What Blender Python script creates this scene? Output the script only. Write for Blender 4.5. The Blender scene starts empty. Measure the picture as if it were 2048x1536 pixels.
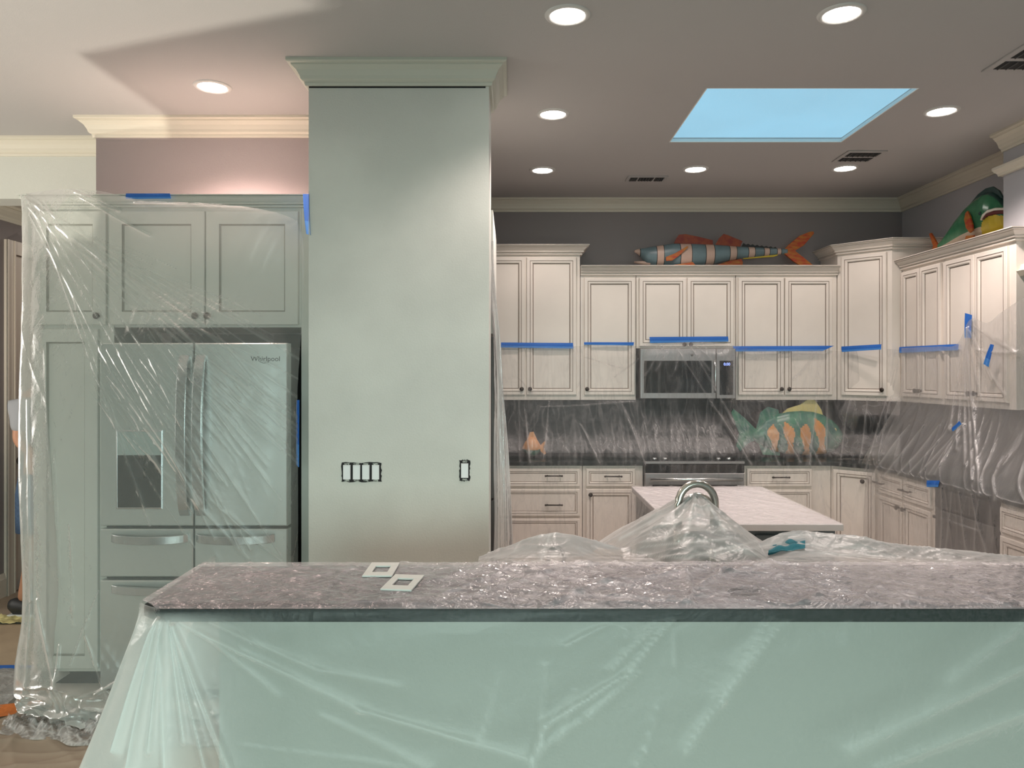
import bpy, math, random
import numpy as np
from mathutils import Vector, Matrix

random.seed(7)
rng = np.random.RandomState(11)
C = bpy.context.scene.collection
SC = bpy.context.scene

# ------------------------------------------------------------------ camera
F = 1500.0            # focal length in pixels of the 2048 px wide frame
CX, CY = 1022.0, 743.0
CAMZ = 1.6
cd = bpy.data.cameras.new('camera'); cam = bpy.data.objects.new('camera', cd); C.objects.link(cam)
cam.location = (0, 0, CAMZ); cam.rotation_euler = (math.pi/2, 0, 0)
cd.sensor_width = 36.0; cd.lens = F/2048*36
cd.shift_x = (1024-CX)/2048; cd.shift_y = (CY-768)/2048
cd.clip_start = 0.05; cd.clip_end = 100
SC.camera = cam

# ------------------------------------------------------------------ world, exposure, big lights
SC.view_settings.view_transform = 'Standard'; SC.view_settings.look = 'None'
SC.view_settings.exposure = 0.0; SC.view_settings.gamma = 1.0
SC.view_settings.use_curve_mapping = False
try:
    SC.cycles.max_bounces = 10; SC.cycles.transparent_max_bounces = 24
    SC.cycles.diffuse_bounces = 5; SC.cycles.glossy_bounces = 3
    SC.cycles.caustics_reflective = False; SC.cycles.caustics_refractive = False
except Exception:
    pass
w = bpy.data.worlds.new('sky'); SC.world = w; w.use_nodes = True
bg = w.node_tree.nodes['Background']
bg.inputs[0].default_value = (0.39, 0.72, 0.92, 1); bg.inputs[1].default_value = 1.08


def area(name, loc, rot, sx, sy, power, col, spread=180):
    l = bpy.data.lights.new(name, 'AREA'); l.shape = 'RECTANGLE'; l.size = sx; l.size_y = sy
    l.energy = power; l.color = col; l.spread = math.radians(spread)
    o = bpy.data.objects.new(name, l); C.objects.link(o); o.location = loc; o.rotation_euler = rot
    return o


# daylight through the glazed doors behind the camera (cool green garden light)
area('garden_door_daylight', (0.2, -3.38, 1.6), (math.radians(55), 0, 0), 4.0, 1.4, 132, (0.78, 1.0, 0.91), 95)
# daylight through the window of the left wall, out of frame
area('side_window_daylight', (-5.36, 3.1, 1.6), (math.radians(90), 0, math.radians(-90)), 2.0, 1.5, 44, (1.0, 0.95, 0.88))
# room light of the hallway
area('hallway_light', (-3.0, 6.2, 2.74), (0, 0, 0), 0.5, 0.5, 8, (1.0, 0.90, 0.80))
CAN_POWER = 13
CAN_COL = (1.0, 0.85, 0.78)
WORK_POWER = 440


# ------------------------------------------------------------------ helpers
def W(px, py, d):
    return Vector(((px-CX)*d/F, d, CAMZ-(py-CY)*d/F))


def PXW(px, py, X):
    d = X*F/(px-CX)
    return Vector((X, d, CAMZ-(py-CY)*d/F))


MATS = {}


def new_mat(name):
    m = bpy.data.materials.new(name); m.use_nodes = True
    MATS[name] = m
    return m, m.node_tree.nodes, m.node_tree.links, m.node_tree.nodes['Principled BSDF']


def mat(name, col, rough=0.5, metal=0.0, var=0.0, vscale=6.0, bump=0.0, bscale=80.0, spec=0.5, stretch=None, col2=None, coat=0):
    m, N, L, P = new_mat(name)
    P.inputs['Roughness'].default_value = rough; P.inputs['Metallic'].default_value = metal
    P.inputs['Specular IOR Level'].default_value = spec
    P.inputs['Coat Weight'].default_value = coat
    P.inputs['Base Color'].default_value = (*col, 1)
    tc = N.new('ShaderNodeTexCoord'); mp = N.new('ShaderNodeMapping'); L.new(tc.outputs['Object'], mp.inputs[0])
    if stretch: mp.inputs['Scale'].default_value = stretch
    if var > 0 or col2:
        n = N.new('ShaderNodeTexNoise'); n.inputs['Scale'].default_value = vscale; n.inputs['Detail'].default_value = 5
        L.new(mp.outputs[0], n.inputs['Vector'])
        r = N.new('ShaderNodeValToRGB'); r.color_ramp.elements[0].position = .35; r.color_ramp.elements[1].position = .65
        c2 = col2 if col2 else tuple(min(1, c*(1+var)) for c in col)
        c1 = col if col2 else tuple(c*(1-var) for c in col)
        r.color_ramp.elements[0].color = (*c1, 1); r.color_ramp.elements[1].color = (*c2, 1)
        L.new(n.outputs['Fac'], r.inputs[0]); L.new(r.outputs[0], P.inputs['Base Color'])
    if bump > 0:
        n = N.new('ShaderNodeTexNoise'); n.inputs['Scale'].default_value = bscale; n.inputs['Detail'].default_value = 4
        L.new(mp.outputs[0], n.inputs['Vector'])
        b = N.new('ShaderNodeBump'); b.inputs['Strength'].default_value = bump; b.inputs['Distance'].default_value = .01
        L.new(n.outputs['Fac'], b.inputs['Height']); L.new(b.outputs[0], P.inputs['Normal'])
    return m


def emit(name, col, s):
    m, N, L, P = new_mat(name)
    P.inputs['Base Color'].default_value = (0, 0, 0, 1)
    P.inputs['Emission Color'].default_value = (*col, 1); P.inputs['Emission Strength'].default_value = s
    return m


def plastic(name, veil, edge=0.5, streak=0.12, col=(.86, .85, .84), rough=.22, bump=.5, bscale=14, stretch=(1, 1, 1), wsc=5.0, gloss=.35, trans=.45, fold=.4):
    """thin polythene: see-through, hazier where seen edge on, with a crinkled sheen"""
    m, N, L, P = new_mat(name)
    N.remove(P)
    out = N['Material Output']
    tc = N.new('ShaderNodeTexCoord'); mp = N.new('ShaderNodeMapping'); mp.inputs['Scale'].default_value = stretch
    L.new(tc.outputs['Object'], mp.inputs[0])
    n1 = N.new('ShaderNodeTexNoise'); n1.inputs['Scale'].default_value = bscale; n1.inputs['Detail'].default_value = 6
    n1.inputs['Distortion'].default_value = 1.2
    L.new(mp.outputs[0], n1.inputs['Vector'])
    n2 = N.new('ShaderNodeTexNoise'); n2.inputs['Scale'].default_value = bscale*3.1; n2.inputs['Detail'].default_value = 3
    n2.inputs['Distortion'].default_value = 2.0
    L.new(mp.outputs[0], n2.inputs['Vector'])
    # ridges: 1-|2n-1|
    def ridge(sock):
        a = N.new('ShaderNodeMath'); a.operation = 'MULTIPLY_ADD'; a.inputs[1].default_value = 2; a.inputs[2].default_value = -1
        L.new(sock, a.inputs[0])
        b = N.new('ShaderNodeMath'); b.operation = 'ABSOLUTE'; L.new(a.outputs[0], b.inputs[0])
        c = N.new('ShaderNodeMath'); c.operation = 'SUBTRACT'; c.inputs[0].default_value = 1; L.new(b.outputs[0], c.inputs[1])
        return c.outputs[0]
    r1 = ridge(n1.outputs['Fac']); r2 = ridge(n2.outputs['Fac'])
    ad = N.new('ShaderNodeMath'); ad.operation = 'MULTIPLY_ADD'; ad.inputs[1].default_value = .35
    L.new(r2, ad.inputs[0]); L.new(r1, ad.inputs[2])
    bp = N.new('ShaderNodeBump'); bp.inputs['Strength'].default_value = bump; bp.inputs['Distance'].default_value = .02
    L.new(ad.outputs[0], bp.inputs['Height'])
    lw = N.new('ShaderNodeLayerWeight'); lw.inputs['Blend'].default_value = .5
    pw = N.new('ShaderNodeMath'); pw.operation = 'POWER'; pw.inputs[1].default_value = 3.0
    L.new(lw.outputs['Facing'], pw.inputs[0])
    e = N.new('ShaderNodeMath'); e.operation = 'MULTIPLY'; e.inputs[1].default_value = edge; L.new(pw.outputs[0], e.inputs[0])
    # crinkle lines are whiter
    nw = N.new('ShaderNodeTexNoise'); nw.inputs['Scale'].default_value = wsc; nw.inputs['Detail'].default_value = 7
    nw.inputs['Distortion'].default_value = .8
    L.new(mp.outputs[0], nw.inputs['Vector'])
    rw = ridge(nw.outputs['Fac'])
    p2 = N.new('ShaderNodeMath'); p2.operation = 'POWER'; p2.inputs[1].default_value = 14.0; L.new(rw, p2.inputs[0])
    s = N.new('ShaderNodeMath'); s.operation = 'MULTIPLY'; s.inputs[1].default_value = streak; L.new(p2.outputs[0], s.inputs[0])
    t1 = N.new('ShaderNodeMath'); t1.operation = 'ADD'; L.new(e.outputs[0], t1.inputs[0]); L.new(s.outputs[0], t1.inputs[1])
    at = N.new('ShaderNodeAttribute'); at.attribute_name = 'fold'
    t15 = N.new('ShaderNodeMath'); t15.operation = 'MULTIPLY_ADD'; t15.inputs[1].default_value = fold; L.new(at.outputs['Fac'], t15.inputs[0]); L.new(t1.outputs[0], t15.inputs[2])
    t2 = N.new('ShaderNodeMath'); t2.operation = 'ADD'; t2.use_clamp = True; t2.inputs[1].default_value = veil; L.new(t15.outputs[0], t2.inputs[0])
    tr = N.new('ShaderNodeBsdfTransparent'); tr.inputs[0].default_value = (.97, .97, .97, 1)
    df = N.new('ShaderNodeBsdfDiffuse'); df.inputs[0].default_value = (*col, 1)
    tl = N.new('ShaderNodeBsdfTranslucent'); tl.inputs[0].default_value = (*col, 1)
    L.new(bp.outputs[0], df.inputs['Normal'])
    mx = N.new('ShaderNodeMixShader'); mx.inputs[0].default_value = trans
    L.new(df.outputs[0], mx.inputs[1]); L.new(tl.outputs[0], mx.inputs[2])
    m1 = N.new('ShaderNodeMixShader'); L.new(t2.outputs[0], m1.inputs[0]); L.new(tr.outputs[0], m1.inputs[1]); L.new(mx.outputs[0], m1.inputs[2])
    gl = N.new('ShaderNodeBsdfGlossy'); gl.inputs['Roughness'].default_value = rough; gl.inputs[0].default_value = (1, 1, 1, 1)
    L.new(bp.outputs[0], gl.inputs['Normal'])
    fr = N.new('ShaderNodeFresnel'); fr.inputs[0].default_value = 1.5; L.new(bp.outputs[0], fr.inputs['Normal'])
    fm = N.new('ShaderNodeMath'); fm.operation = 'MULTIPLY'; fm.inputs[1].default_value = gloss*2.4; fm.use_clamp = True; L.new(fr.outputs[0], fm.inputs[0])
    m2 = N.new('ShaderNodeMixShader'); L.new(fm.outputs[0], m2.inputs[0]); L.new(m1.outputs[0], m2.inputs[1]); L.new(gl.outputs[0], m2.inputs[2])
    L.new(m2.outputs[0], out.inputs[0])
    return m


class MB:
    def __init__(s): s.v = []; s.f = []; s.m = []; s.s = []
    def add(s, vs, fs, m=0, smooth=False):
        b = len(s.v); s.v += [tuple(v) for v in vs]
        for f in fs: s.f.append([i+b for i in f]); s.m.append(m); s.s.append(smooth)
        return s
    def box(s, x0, x1, y0, y1, z0, z1, m=0):
        v = [(x0, y0, z0), (x1, y0, z0), (x1, y1, z0), (x0, y1, z0), (x0, y0, z1), (x1, y0, z1), (x1, y1, z1), (x0, y1, z1)]
        return s.add(v, [(0, 3, 2, 1), (4, 5, 6, 7), (0, 1, 5, 4), (1, 2, 6, 5), (2, 3, 7, 6), (3, 0, 4, 7)], m)
    def rings(s, x0, x1, z0, z1, y, prof, mats=None, fill=0):
        """nested rectangular rings facing -Y; prof = [(inset, proud)]"""
        vs = []
        for (i, p) in prof:
            vs += [(x0+i, y-p, z0+i), (x1-i, y-p, z0+i), (x1-i, y-p, z1-i), (x0+i, y-p, z1-i)]
        for k in range(len(prof)-1):
            a, b = 4*k, 4*k+4
            for j in range(4):
                s.add([], [], 0)
            s_f = [(a+j, a+(j+1) % 4, b+(j+1) % 4, b+j) for j in range(4)]
            if k == 0: base = len(s.v); s.v += vs
            for f in s_f: s.f.append([i+base for i in f]); s.m.append(mats[k] if mats else 0); s.s.append(False)
        n = 4*(len(prof)-1)
        s.f.append([base+n, base+n+1, base+n+2, base+n+3]); s.m.append(fill); s.s.append(False)
        s.f.append([base+3, base+2, base+1, base]); s.m.append(0); s.s.append(False)
        return s
    def prism(s, poly, z0, z1, m=0):
        n = len(poly)
        v = [(x, y, z0) for x, y in poly]+[(x, y, z1) for x, y in poly]
        f = [tuple(range(n))[::-1], tuple(range(n, 2*n))]+[(i, (i+1) % n, n+(i+1) % n, n+i) for i in range(n)]
        return s.add(v, f, m)
    def plate(s, pts, off, m=0):
        """closed outline of 3D points, thickened by vector off"""
        n = len(pts); off = Vector(off)
        v = [Vector(p) for p in pts]+[Vector(p)+off for p in pts]
        f = [tuple(range(n))[::-1], tuple(range(n, 2*n))]+[(i, (i+1) % n, n+(i+1) % n, n+i) for i in range(n)]
        return s.add(v, f, m)
    def lathe(s, prof, center=(0, 0, 0), axis='z', n=20, m=0, smooth=True):
        """prof = [(r, h)] around an axis"""
        c = Vector(center); vs = []
        for (r, h) in prof:
            for k in range(n):
                a = 2*math.pi*k/n; p, q = r*math.cos(a), r*math.sin(a)
                d = {'z': (p, q, h), 'y': (p, h, q), 'x': (h, p, q)}[axis]
                vs.append(c+Vector(d))
        fs = []
        for i in range(len(prof)-1):
            for k in range(n):
                fs.append((i*n+k, i*n+(k+1) % n, (i+1)*n+(k+1) % n, (i+1)*n+k))
        fs.append(tuple(range(n))[::-1]); fs.append(tuple((len(prof)-1)*n+k for k in range(n)))
        return s.add(vs, fs, m, smooth)
    def tube(s, pts, r, n=10, m=0, smooth=True):
        pts = [Vector(p) for p in pts]; rs = r if isinstance(r, (list, tuple)) else [r]*len(pts)
        vs = []; up = Vector((0.13, 0.21, 0.97))
        for i, p in enumerate(pts):
            t = (pts[min(i+1, len(pts)-1)]-pts[max(i-1, 0)]).normalized()
            a = t.cross(up)
            if a.length < .1: a = t.cross(Vector((1, 0, 0)))
            a.normalize(); b = t.cross(a)
            up = b.cross(t)*-1 if False else up
            for k in range(n):
                g = 2*math.pi*k/n; vs.append(p+a*rs[i]*math.cos(g)+b*rs[i]*math.sin(g))
        fs = [(i*n+k, i*n+(k+1) % n, (i+1)*n+(k+1) % n, (i+1)*n+k) for i in range(len(pts)-1) for k in range(n)]
        fs += [tuple(range(n))[::-1], tuple((len(pts)-1)*n+k for k in range(n))]
        return s.add(vs, fs, m, smooth)
    def sweep(s, prof, path, side=1, closed=False, m=0):
        """prof [(out, z)] swept along an xy path with mitred corners; out goes to the right of travel (side=1)"""
        P = [Vector((x, y)) for x, y in path]; n = len(P); k = len(prof); vs = []
        for i in range(n):
            def nrm(a, b):
                d = (b-a).normalized(); return Vector((d.y, -d.x))*side
            if closed: n1 = nrm(P[i-1], P[i]); n2 = nrm(P[i], P[(i+1) % n])
            else:
                n1 = nrm(P[i-1], P[i]) if i > 0 else nrm(P[0], P[1]); n2 = nrm(P[i], P[i+1]) if i < n-1 else n1
            mm = (n1+n2); mm.normalize(); mm = mm/max(.3, mm.dot(n1))
            for (o, z) in prof: vs.append((P[i].x+mm.x*o, P[i].y+mm.y*o, z))
        fs = []
        for i in range(n if closed else n-1):
            j = (i+1) % n
            for q in range(k): fs.append((i*k+q, i*k+(q+1) % k, j*k+(q+1) % k, j*k+q))
        if not closed: fs += [tuple(range(k)), tuple((n-1)*k+q for q in range(k))[::-1]]
        return s.add(vs, fs, m)
    def build(s, name, mats, parent=None, bevel=0, loc=None, fixn=True):
        me = bpy.data.meshes.new(name); me.from_pydata(s.v, [], s.f); me.update()
        if not isinstance(mats, (list, tuple)): mats = [mats]
        for m in mats: me.materials.append(m)
        for p, mi, sm in zip(me.polygons, s.m, s.s): p.material_index = mi; p.use_smooth = sm
        if fixn:
            import bmesh
            b = bmesh.new(); b.from_mesh(me); bmesh.ops.recalc_face_normals(b, faces=b.faces); b.to_mesh(me); b.free()
        o = bpy.data.objects.new(name, me); C.objects.link(o)
        if parent: o.parent = parent
        if loc is not None: o.location = loc
        if bevel:
            bm = o.modifiers.new('bevel', 'BEVEL'); bm.width = bevel; bm.segments = 2; bm.limit_method = 'ANGLE'; bm.angle_limit = math.radians(50)
        return o


def tag(o, label=None, cat=None, group=None, kind=None):
    if label: o['label'] = label
    if cat: o['category'] = cat
    if group: o['group'] = group
    if kind: o['kind'] = kind
    return o


def struct(o): o['kind'] = 'structure'; return o


def thing(name, label, cat, loc=(0, 0, 0), rz=0, group=None):
    o = bpy.data.objects.new(name, None); C.objects.link(o); o.location = loc; o.rotation_euler = (0, 0, rz)
    o.empty_display_size = .05
    return tag(o, label, cat, group)


def dup(root, loc, rz=None, label=None):
    r = root.copy(); C.objects.link(r); r.location = loc
    if rz is not None: r.rotation_euler = (0, 0, rz)
    if label: r['label'] = label
    for ch in list(root.children):
        c = ch.copy(); C.objects.link(c); c.parent = r
        for g in list(ch.children):
            d = g.copy(); C.objects.link(d); d.parent = c
    return r


# ------------------------------------------------------------------ materials
M_ceil = mat('ceiling_paint', (.465, .445, .435), .75, bump=.10, bscale=160)
M_wall = mat('mauve_grey_paint', (.26, .226, .224), .7, bump=.08, bscale=160)
M_wallr = mat('grey_blue_paint', (.44, .435, .46), .7, bump=.08, bscale=160)
M_primer = mat('primer_wall', (.59, .60, .56), .62, var=.055, vscale=2.4, bump=.10, bscale=120)
M_header = mat('header_primer', (.60, .60, .55), .65, var=.03, vscale=2.0, bump=.08, bscale=120)
M_trim = mat('crown_paint', (.66, .61, .51), .45, bump=.04, bscale=60)
M_ctrim = mat('column_crown_paint', (.52, .53, .46), .5, bump=.04, bscale=60)
M_cab = mat('cream_cabinet_paint', (.72, .66, .60), .42, var=.02, vscale=5)
M_glaze = mat('dark_glaze', (.30, .24, .20), .6)
M_cab2 = mat('primed_cabinet_paint', (.60, .61, .56), .5, var=.03, vscale=3)
M_glaze2 = mat('grey_glaze', (.26, .26, .22), .6)
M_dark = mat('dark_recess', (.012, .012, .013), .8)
M_knob = mat('bronze_hardware', (.035, .025, .02), .4, metal=.6)
M_granite = mat('black_granite', (.012, .017, .016), .26, col2=(.028, .032, .032), vscale=180, spec=.15)
M_back = mat('dark_backsplash', (.02, .018, .02), .45, col2=(.045, .042, .044), vscale=30)
M_steel = mat('stainless_steel', (.62, .66, .64), .33, metal=.75, var=.05, vscale=40, stretch=(1, 1, 30), bump=.04, bscale=300)
M_steeld = mat('dark_steel', (.11, .108, .105), .5, metal=.2)
M_steelm = mat('microwave_steel', (.30, .29, .29), .45, metal=.6)
M_handle = mat('brushed_handle', (.52, .54, .54), .25, metal=.9)
M_blackgl = mat('black_glass', (.012, .013, .014), .08, spec=.7)
M_chrome = mat('brushed_nickel', (.55, .53, .48), .22, metal=.95)
M_tape = mat('blue_masking_tape', (.010, .115, .46), .55, bump=.25, bscale=90)
M_tapel = mat('blue_masking_tape_fold', (.05, .22, .60), .5, bump=.25, bscale=90)
M_paper = mat('brown_floor_paper', (.30, .235, .175), .65, var=.10, vscale=3, bump=.35, bscale=7)
M_paper2 = mat('tan_floor_paper', (.42, .32, .22), .65, var=.08, vscale=3, bump=.35, bscale=9)
M_floor = mat('grey_floor', (.62, .58, .53), .5, var=.15, vscale=4)
M_island = mat('white_quartz', (.62, .59, .59), .3, var=.02)
M_isbase = mat('slate_island_paint', (.10, .13, .14), .5)
M_door = mat('hall_door_paint', (.66, .58, .50), .45)
M_white = mat('white_plastic', (.74, .77, .78), .35)
M_plate = mat('white_switch_plate', (.66, .66, .63), .35)
M_rough = mat('torn_drywall', (.10, .12, .11), .9, col2=(.55, .58, .53), vscale=160, bump=.6, bscale=150)
M_lens = emit('lamp_lens', (1.0, .93, .86), 26)
M_led = emit('blue_display', (.25, .35, 1.0), 3.0)
M_skypane = None

# ------------------------------------------------------------------ room
ZC = 3.05
YB = 6.33      # kitchen back wall
XR = 3.30      # kitchen right wall
SKX0, SKX1, SKY0, SKY1 = 1.00, 2.09, 3.838, 4.745

struct(MB().box(-5.6, 3.6, -3.6, 8.2, -.1, 0).build('floor', M_floor))

mb = MB()
T = .03
mb.box(-5.6, SKX0, -3.6, 8.2, ZC, ZC+T); mb.box(SKX1, 3.6, -3.6, 8.2, ZC, ZC+T)
mb.box(SKX0, SKX1, -3.6, SKY0, ZC, ZC+T); mb.box(SKX0, SKX1, SKY1, 8.2, ZC, ZC+T)
struct(mb.build('ceiling', M_ceil))

# skylight: frosted diffuser flush with the ceiling in a slim white lip
m, N, L, P = new_mat('frosted_skylight_film')
N.remove(P)
tr = N.new('ShaderNodeBsdfTransparent'); tr.inputs[0].default_value = (.93, .96, .97, 1)
df = N.new('ShaderNodeBsdfDiffuse'); df.inputs[0].default_value = (.7, .75, .78, 1)
nz = N.new('ShaderNodeTexNoise'); nz.inputs['Scale'].default_value = 1.3
tc = N.new('ShaderNodeTexCoord'); L.new(tc.outputs['Object'], nz.inputs['Vector'])
mr = N.new('ShaderNodeMapRange'); mr.inputs[3].default_value = 0.02; mr.inputs[4].default_value = .18; L.new(nz.outputs['Fac'], mr.inputs[0])
mx = N.new('ShaderNodeMixShader'); L.new(mr.outputs[0], mx.inputs[0]); L.new(tr.outputs[0], mx.inputs[1]); L.new(df.outputs[0], mx.inputs[2])
L.new(mx.outputs[0], N['Material Output'].inputs[0])
M_skypane = m
sk = thing('window_1', None, None, ((SKX0+SKX1)/2, (SKY0+SKY1)/2, ZC)); sk['kind'] = 'structure'
hx, hy = (SKX1-SKX0)/2, (SKY1-SKY0)/2
M_lip = mat('skylight_lip_paint', (.85, .88, .85), .4)
mb = MB()
mb.box(-hx, hx, -hy, -hy+.006, 0, .02); mb.box(-hx, hx, hy-.006, hy, 0, .02); mb.box(-hx, -hx+.006, -hy+.006, hy-.006, 0, .02); mb.box(hx-.006, hx, -hy+.006, hy-.006, 0, .02)
mb.build('window_frame', M_lip, sk)
MB().box(-hx+.006, hx-.006, -hy+.006, hy-.006, .004, .008).build('pane', M_skypane, sk)

# walls
struct(MB().box(-.80, XR+.15, YB, YB+.15, 0, ZC).build('wall_back', M_wall))
struct(MB().box(XR, XR+.2, -3.5, YB, 0, ZC).build('wall_right', M_wallr))
struct(MB().box(-.955, -.80, 3.90, YB+.15, 0, ZC).build('wall_partition', M_wall))
# column at the end of the partition
struct(MB().box(-.955, -.104, 3.54, 3.90, 0, ZC).build('wall_column', M_primer))
# wall over the fridge and the end wall with the hallway opening
struct(MB().box(-2.39, -.955, 4.32, 4.47, 2.30, ZC).build('wall_fridge_soffit', mat('lit_mauve_paint', (.37, .315, .31), .7, bump=.08, bscale=160)))  # same wall paint made lighter, standing in for light on this wall
struct(MB().box(-2.39, -.955, 4.47, 4.60, 0, ZC).build('wall_fridge_rear', M_wall))
mb = MB(); mb.box(-5.5, -2.39, 4.69, 4.89, 2.68, ZC); mb.box(-2.50, -2.39, 4.60, 4.89, 0, ZC); mb.box(-5.5, -4.3, 4.69, 4.89, 0, 2.68)
struct(mb.build('wall_header', M_header))
struct(MB().box(-5.6, -5.5, -3.5, 4.89, 0, ZC).build('wall_left', M_header))
# hallway
struct(MB().box(-3.75, -3.60, 5.05, 8.1, 0, ZC).build('wall_hall_left', M_wall))
struct(MB().box(-4.45, -3.60, 4.89, 5.05, 0, ZC).build('wall_hall_jog', M_wall))
struct(MB().box(-2.50, -2.40, 4.89, 8.1, 0, ZC).build('wall_hall_right', M_wall))
struct(MB().box(-3.6, -2.5, 7.9, 8.05, 0, ZC).build('wall_hall_end', M_wall))
struct(MB().box(-4.4, -2.5, 4.90, 8.1, 2.80, 2.90).build('ceiling_hall', M_ceil))
# wall behind the camera with glazed doors
mb = MB(); mb.box(-5.5, -2.2, -3.6, -3.45, 0, ZC); mb.box(2.4, XR, -3.6, -3.45, 0, ZC); mb.box(-2.2, 2.4, -3.6, -3.45, 2.15, ZC)
struct(mb.build('wall_front', M_header))
dr = thing('door_2', None, None, (.1, -3.5, 0)); dr['kind'] = 'structure'
mb = MB()
for x in (-2.3, -.04, 2.22): mb.box(x, x+.08, -.03, .03, 0, 2.15)
mb.box(-2.3, 2.3, -.03, .03, 0, .15); mb.box(-2.3, 2.3, -.03, .03, 2.07, 2.15)
mb.build('frame', M_trim, dr)
# soffit block over the right window bay
struct(MB().box(3.02, XR, 1.2, 4.60, 2.20, ZC).build('wall_soffit_right', M_wallr))
mb = MB()
mb.sweep([(0, 2.16), (.03, 2.16), (.05, 2.19), (.03, 2.20), (.02, 2.23), (0, 2.23)], [(3.02, 4.60), (3.02, 1.2)], 1)
struct(mb.build('trim_2', M_trim))
# window in the bay
wn = thing('window_2', None, None, (XR-.02, 3.45, 1.6)); wn['kind'] = 'structure'
mb = MB(); mb.box(-.02, .02, -.85, -.78, -.55, .58); mb.box(-.02, .02, .78, .85, -.55, .58); mb.box(-.02, .02, -.78, .78, .52, .58); mb.box(-.02, .02, -.78, .78, -.55, -.49); mb.box(-.02, .02, -.02, .02, -.49, .52)
mb.build('window_frame', M_trim, wn)
MB().box(0.0, .012, -.78, .78, -.49, .52).build('pane', M_blackgl, wn)

# crown moulding
def crown(z=ZC, h=.105, w=.085):
    return [(0, z-h), (.012*w/.085, z-h), (.016, z-h+.010), (.016, z-h+.016), (.024, z-h+.020), (.030, z-h+.026), (.034, z-h+.040), (.046, z-h+.062),
            (.062, z-h+.076), (.066, z-h+.080), (.066, z-h+.085), (w-.004, z-h+.088), (w, z-h+.092), (w, z), (0, z)]
CR = crown()
mb = MB().sweep(CR, [(-.80, YB), (XR, YB), (XR, 4.60)], 1); struct(mb.build('trim_1', M_trim))
mb = MB().sweep(CR, [(3.02, 4.60), (3.02, 1.2)], 1)
mb.sweep([(0, 2.80), (.02, 2.80), (.024, 2.815), (.034, 2.825), (.044, 2.84), (.044, 2.855), (0, 2.855)], [(3.30, 4.60), (3.02, 4.60), (3.02, 1.2)], 1)
mb.sweep(CR, [(3.30, 4.60), (3.02, 4.60)], 1)
struct(mb.build('trim_3', M_trim))
mb = MB().sweep(CR, [(-.955, 3.90), (-.955, 3.54), (-.104, 3.54), (-.104, 3.90)], 1); struct(mb.build('trim_4', M_ctrim))
mb = MB().sweep(CR, [(-2.39, 4.69), (-2.39, 4.32), (-.955, 4.32)], 1); struct(mb.build('trim_5', M_trim))
mb = MB().sweep(CR, [(-5.5, 4.69), (-2.39, 4.69)], 1); struct(mb.build('trim_6', M_trim))
mb = MB().sweep(crown(2.80, .13, .10), [(-3.60, 5.05), (-3.60, 7.9)], 1); struct(mb.build('trim_7', M_trim))
# thin dark crack under the column crown
struct(MB().box(-.953, -.12, 3.5375, 3.5405, 2.938, 2.9445).build('trim_8', M_dark))
# baseboards
BBP = [(0, 0), (.018, 0), (.018, .13), (.014, .14), (.010, .158), (.006, .17), (0, .17)]
struct(MB().sweep(BBP, [(-4.3, 5.05-.16), (-3.60, 4.89), (-3.60, 5.325)], 1).build('baseboard_hall', M_door))

# hall door with casing, six panels
d1 = thing('door_1', None, None, (-3.60, 5.42, 0)); d1['kind'] = 'structure'
mb = MB(); mb.box(-.005, .025, -.095, 0, 0, 2.54); mb.box(-.005, .025, .82, .915, 0, 2.54); mb.box(-.005, .025, 0, .82, 2.445, 2.54)
mb.box(.02, .03, -.095, -.075, 0, 2.54); mb.box(.02, .03, -.02, -.008, 0, 2.54)
mb.build('door_casing', M_door, d1)
o = MB().box(-.02, .004, .005, .815, .01, 2.44).build('door_leaf', M_door, d1)
for (z0, z1) in ((.22, .80), (.98, 1.52), (1.60, 1.98), (2.06, 2.32)):
    for (y0, y1) in ((.10, .37), (.45, .72)):
        b = MB(); b.rings(y0, y1, z0, z1, 0, [(0, 0), (.004, .001), (.012, .008), (.03, .009), (.045, .004)])
        q = b.build('door_panel', M_door, d1); q.rotation_euler = (0, 0, math.pi/2); q.location = (.004, 0, 0)
MB().lathe([(.028, 0), (.028, .006), (.010, .012), (.010, .035), (.026, .045), (.030, .06), (.020, .072)], (.004, .06, .95), 'x', 14).build('door_knob', M_knob, d1)

# floor covering
def rumple(X, Y, s, amp, seed):
    r = np.random.RandomState(seed); Z = np.zeros_like(X)
    for k in range(14):
        a = r.uniform(0, math.pi); fq = r.uniform(2, 11)*s; ph = r.uniform(0, 6.28)
        Z += (1-np.abs(np.sin(X*math.cos(a)*fq+Y*math.sin(a)*fq+ph+1.3*np.sin(Y*1.7+k))))**6
    return Z*amp/3


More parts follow.
